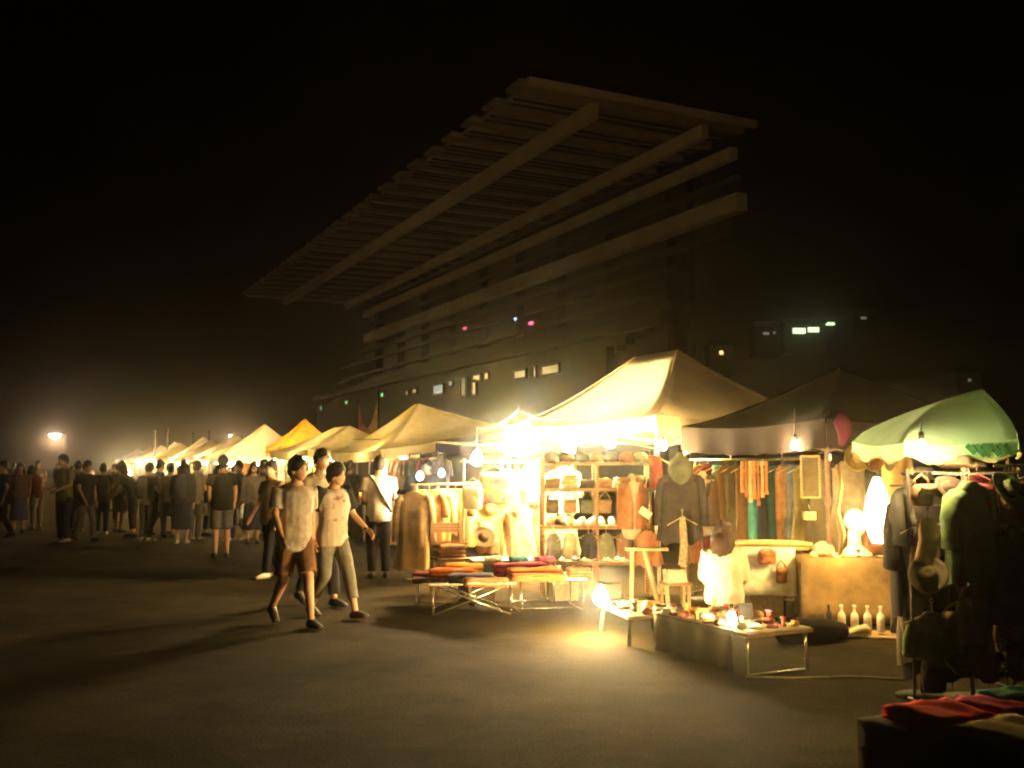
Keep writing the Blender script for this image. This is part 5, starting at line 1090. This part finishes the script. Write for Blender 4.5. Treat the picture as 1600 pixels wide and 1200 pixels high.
for i, (a, nn, c, lab) in enumerate(((16.3, 8.2, (.3, .26, .36), 'mauve draped counter under the blue grey tent'), (19.2, 6.9, (.3, .22, .12), 'tan draped counter before the blue grey tent'), (23.2, 7.6, (.34, .3, .14), 'draped counter under the pale yellow tent'), (28.8, 7.2, (.2, .12, .07), 'brown draped counter under the flat topped tent'), (33.8, 7.4, (.4, .2, .08), 'orange draped counter under the orange tent'), (38, 6.8, (.45, .38, .26), 'cream draped counter under the swept white tent'))):
    cloth_table('stall_counter', lab, W(a + .9, nn), TD, .7, 2.2, .8, cloth(c), .74, seed=i * 2.)
    for j in range(6):
        folded('goods pile, %s along the %s' % (ORD[j], lab), W(a - .0 + j * .34, nn, .807), TD + R(random.uniform(-10, 10)), .3, .3, random.uniform(.06, .26), cloth([(.5, .2, .05), (.5, .42, .25), (.15, .1, .2), (.4, .06, .05), (.2, .25, .1), (.6, .5, .2)][(i + j) % 6]), 'goods on far counters')
    for j in range(5):
        garment('far garment, %s above the %s' % (ORD[j], lab), W(a + .1 + j * .42, nn + 1.0, 1.86), R(random.uniform(-20, 40)), cloth([(.3, .15, .06), (.1, .1, .12), (.5, .42, .3), (.35, .08, .06), (.2, .2, .1)][(i + j) % 5]), .75, .2, .07, sleeve=.25, group='garments hung in far stalls')
    t = thing('hanging_rail', 'rail of garments behind the %s' % lab, 'rail', W(a, nn + 1.0), TD); MB().tube([(0, -.1, 1.885), (0, 2.0, 1.885)], .014, 6).build('rod', chrome, t, smooth=True)
    for s in (-.1, 2.0): MB().tube([(0, s, 0), (0, s, 1.885)], .014, 6).build('upright', chrome, t, smooth=True)
def street_lamp(loc, h, label, power, s=1.):
    t = thing('street_lamp', label, 'street lamp', loc, R(30)); MB().lathe([(.14, 0), (.12, .3), (.09, h * .5), (.06, h + .1)], seg=10).build('pole', dark_steel, t, smooth=True)
    MB().tube([(0, 0, h), (-.5, 0, h + .18), (-1.0, 0, h + .15)], .04, 7).build('arm', dark_steel, t, smooth=True); MB().box((-1.1, 0, h + .16), (.9, .36, .14)).build('housing', dark_steel, t, bevel=.03)
    MB().lathe([(.02, -.32 * s), (.3 * s, -.22 * s), (.42 * s, -.08), (.4 * s, .0)], (-1.1, 0, h + .09), 14).build('lens', glow('street_lens', (1., .82, .6), 30.), t, smooth=True)
    ld = bpy.data.lights.new('street_light', 'POINT'); ld.energy = power; ld.color = (1, .6, .28); ld.shadow_soft_size = .5 * s; lo = bpy.data.objects.new('street_light', ld); C.objects.link(lo); lo.parent = t; lo.location = (-1.1, 0, h - .55)
street_lamp(W(120.5, 4.6), 5.0, 'bright street lamp far off at the left over the dark lot', 900, 1.5)
street_lamp(W(122, 24.0), 5.2, 'smaller street lamp above the distant tents', 500, 1.)
for i, (x, y) in enumerate(((242, 676), (262, 674), (302, 678), (327, 676))):
    p = at(x, y, 62); t = thing('flag_pole', 'thin pole standing above the distant tents, %s from the left' % ORD[i], 'pole', (p.x, p.y, 0), 0, 'thin poles above the distant tents'); MB().tube([(0, 0, 0), (0, 0, p.z)], [.07, .05], 7).build('shaft', M('pale_pole', (.35, .3, .25)), t); MB().ell((0, 0, p.z + .05), (.08, .08, .08), 8, 6).build('finial', MATS['pale_pole'], t, smooth=True)

# ------------------------------------------------------------------ the market's bulbs
BL = [(810, 694, 14.3, 160, .17, 'biggest brightest bulb at the left corner of the cream tent'), (745, 718, 14.6, 60, .085, 'bulb left of the biggest one, lower'), (890, 702, 13.6, 50, .075, 'bulb right of the biggest one under the cream tent'),
      (953, 690, 13.4, 70, .08, 'bulb under the middle of the cream tent front'), (1036, 697, 12.9, 26, .05, 'bulb beside the cream tent pole'), (1242, 696, 10.9, 16, .04, 'small bulb under the dark brown tent'),
      (1440, 700, 6.75, 7, .035, 'bulb under the green canopy')]
for px, py, Y, pw_, r_, lab in BL: bulb(at(px, py, Y), pw_, lab, r_, strength=500. if pw_ > 100 else 220., cord=.12 if 'green' in lab else .35)
k = 0
for (a, nn, La, ev, cnt, pw_) in ((16.0, 7.9, 3.6, 2.1, 0, 0), (22.6, 7.7, 4.2, 2.05, 2, 34), (28.2, 7.4, 4.6, 2.0, 2, 40), (33.4, 7.6, 2.8, 2.15, 2, 44), (37.4, 6.9, 3.8, 1.95, 2, 50), (42.4, 7.4, 3.6, 2.05, 1, 60), (46.8, 7.6, 3.6, 2.05, 1, 70), (51.6, 7.4, 3.6, 2.05, 1, 70), (56.4, 7.7, 3.6, 2.05, 1, 80), (61.5, 7.2, 3.6, 2.05, 1, 80), (67, 7.6, 3.6, 2.05, 1, 90), (73, 7.5, 3.6, 2.05, 1, 90)):
    for j in range(cnt):
        bulb(W(a + La * (.35 if cnt == 2 and j == 0 else .62), nn + (.35 if j == 0 else 1.5), ev - .22), pw_ * (1.5 if a < 45 else 1.0), 'far stall bulb, %s from the near end of the pale tents' % ORD[min(k, 15)], .05 + .0016 * a, group='far stall bulbs', cord=.2); k += 1
bulb(at(190, 729, 60), 40, 'higher of two bulbs left of the distant tents', .2, group='far stall bulbs'); bulb(at(201, 740, 58), 25, 'lower of two bulbs left of the distant tents', .14, group='far stall bulbs', cord=.2)
for i, (px, py, Y, col, lab) in enumerate(((600, 737, 20, (.35, .5, 1.), 'small blue lamp above the pale jacket'), (656, 745, 17.5, (.3, .75, .8), 'small cyan lamp under the blue grey tent'), (690, 740, 19, (.8, .7, 1.), 'pale violet lamp under the blue grey tent'))):
    bulb(at(px, py, Y), 2.5, lab, .07, col, None, .25, strength=4.)
# wiring: a drooping cable from bulb to bulb along the cream tent, and one lying on the tarmac
def cable(pts, label, sagz=.09, r=.009, name='power_cable'):
    base = pts[0]; path = []
    for p, q in zip(pts, pts[1:]):
        for i in range(7): u = i / 7; path.append(tuple(p.lerp(q, u) - base - Vector((0, 0, sagz * 4 * u * (1 - u)))))
    path.append(tuple(pts[-1] - base)); o = MB().tube(path, r, 5).build(name, dark_steel, None, base, smooth=True); tag(o, label, 'cable')
cable([at(x, y, Y) + Vector((0, 0, dz)) for x, y, Y, dz in ((745, 718, 14.6, .47), (810, 694, 14.3, .5), (890, 702, 13.6, .45), (953, 690, 13.4, .46), (1036, 697, 12.9, .42))], 'drooping black cable linking the bulbs of the cream tent')
gp = [at(x, y, Y) * Vector((1, 1, 0)) + Vector((0, 0, .009)) for x, y, Y in ((1165, 1060, 7.8), (1240, 1062, 7.75), (1330, 1060, 7.8), (1420, 1066, 7.7))]
o = MB().tube([tuple(p - gp[0]) for p in gp], .007, 5).build('ground_cable', cloth((.4, .33, .22)), None, gp[0], smooth=True); tag(o, 'thin pale cable lying on the tarmac right of the low table', 'cable')
# ropes of the tents
t = thing('stay_rope', 'pale rope stretched from the cream tent to its left', 'rope', at(800, 694, 14.6), 0); e1 = at(675, 690, 16.5) - at(800, 694, 14.6); MB().tube([(0, 0, 0), tuple(e1 * .5 + Vector((0, 0, -.03))), tuple(e1)], .012, 6).build('strand', cloth((.6, .52, .3)), t)

# ------------------------------------------------------------------ haze, added and shaped to stand in for lens glow round the bulbs
hz = bpy.data.materials.new('haze'); hz.use_nodes = True; hn = hz.node_tree.nodes; hn.remove(hn['Principled BSDF'])
pv = hn.new('ShaderNodeVolumePrincipled'); pv.inputs['Color'].default_value = (.92, .9, .86, 1); pv.inputs['Density'].default_value = .0017; pv.inputs['Anisotropy'].default_value = .965
hz.node_tree.links.new(pv.outputs[0], hn['Material Output'].inputs['Volume'])
struct(MB().box((0, 300, 44.5), (1300, 1300, 91)).build('haze', hz), 'stuff')
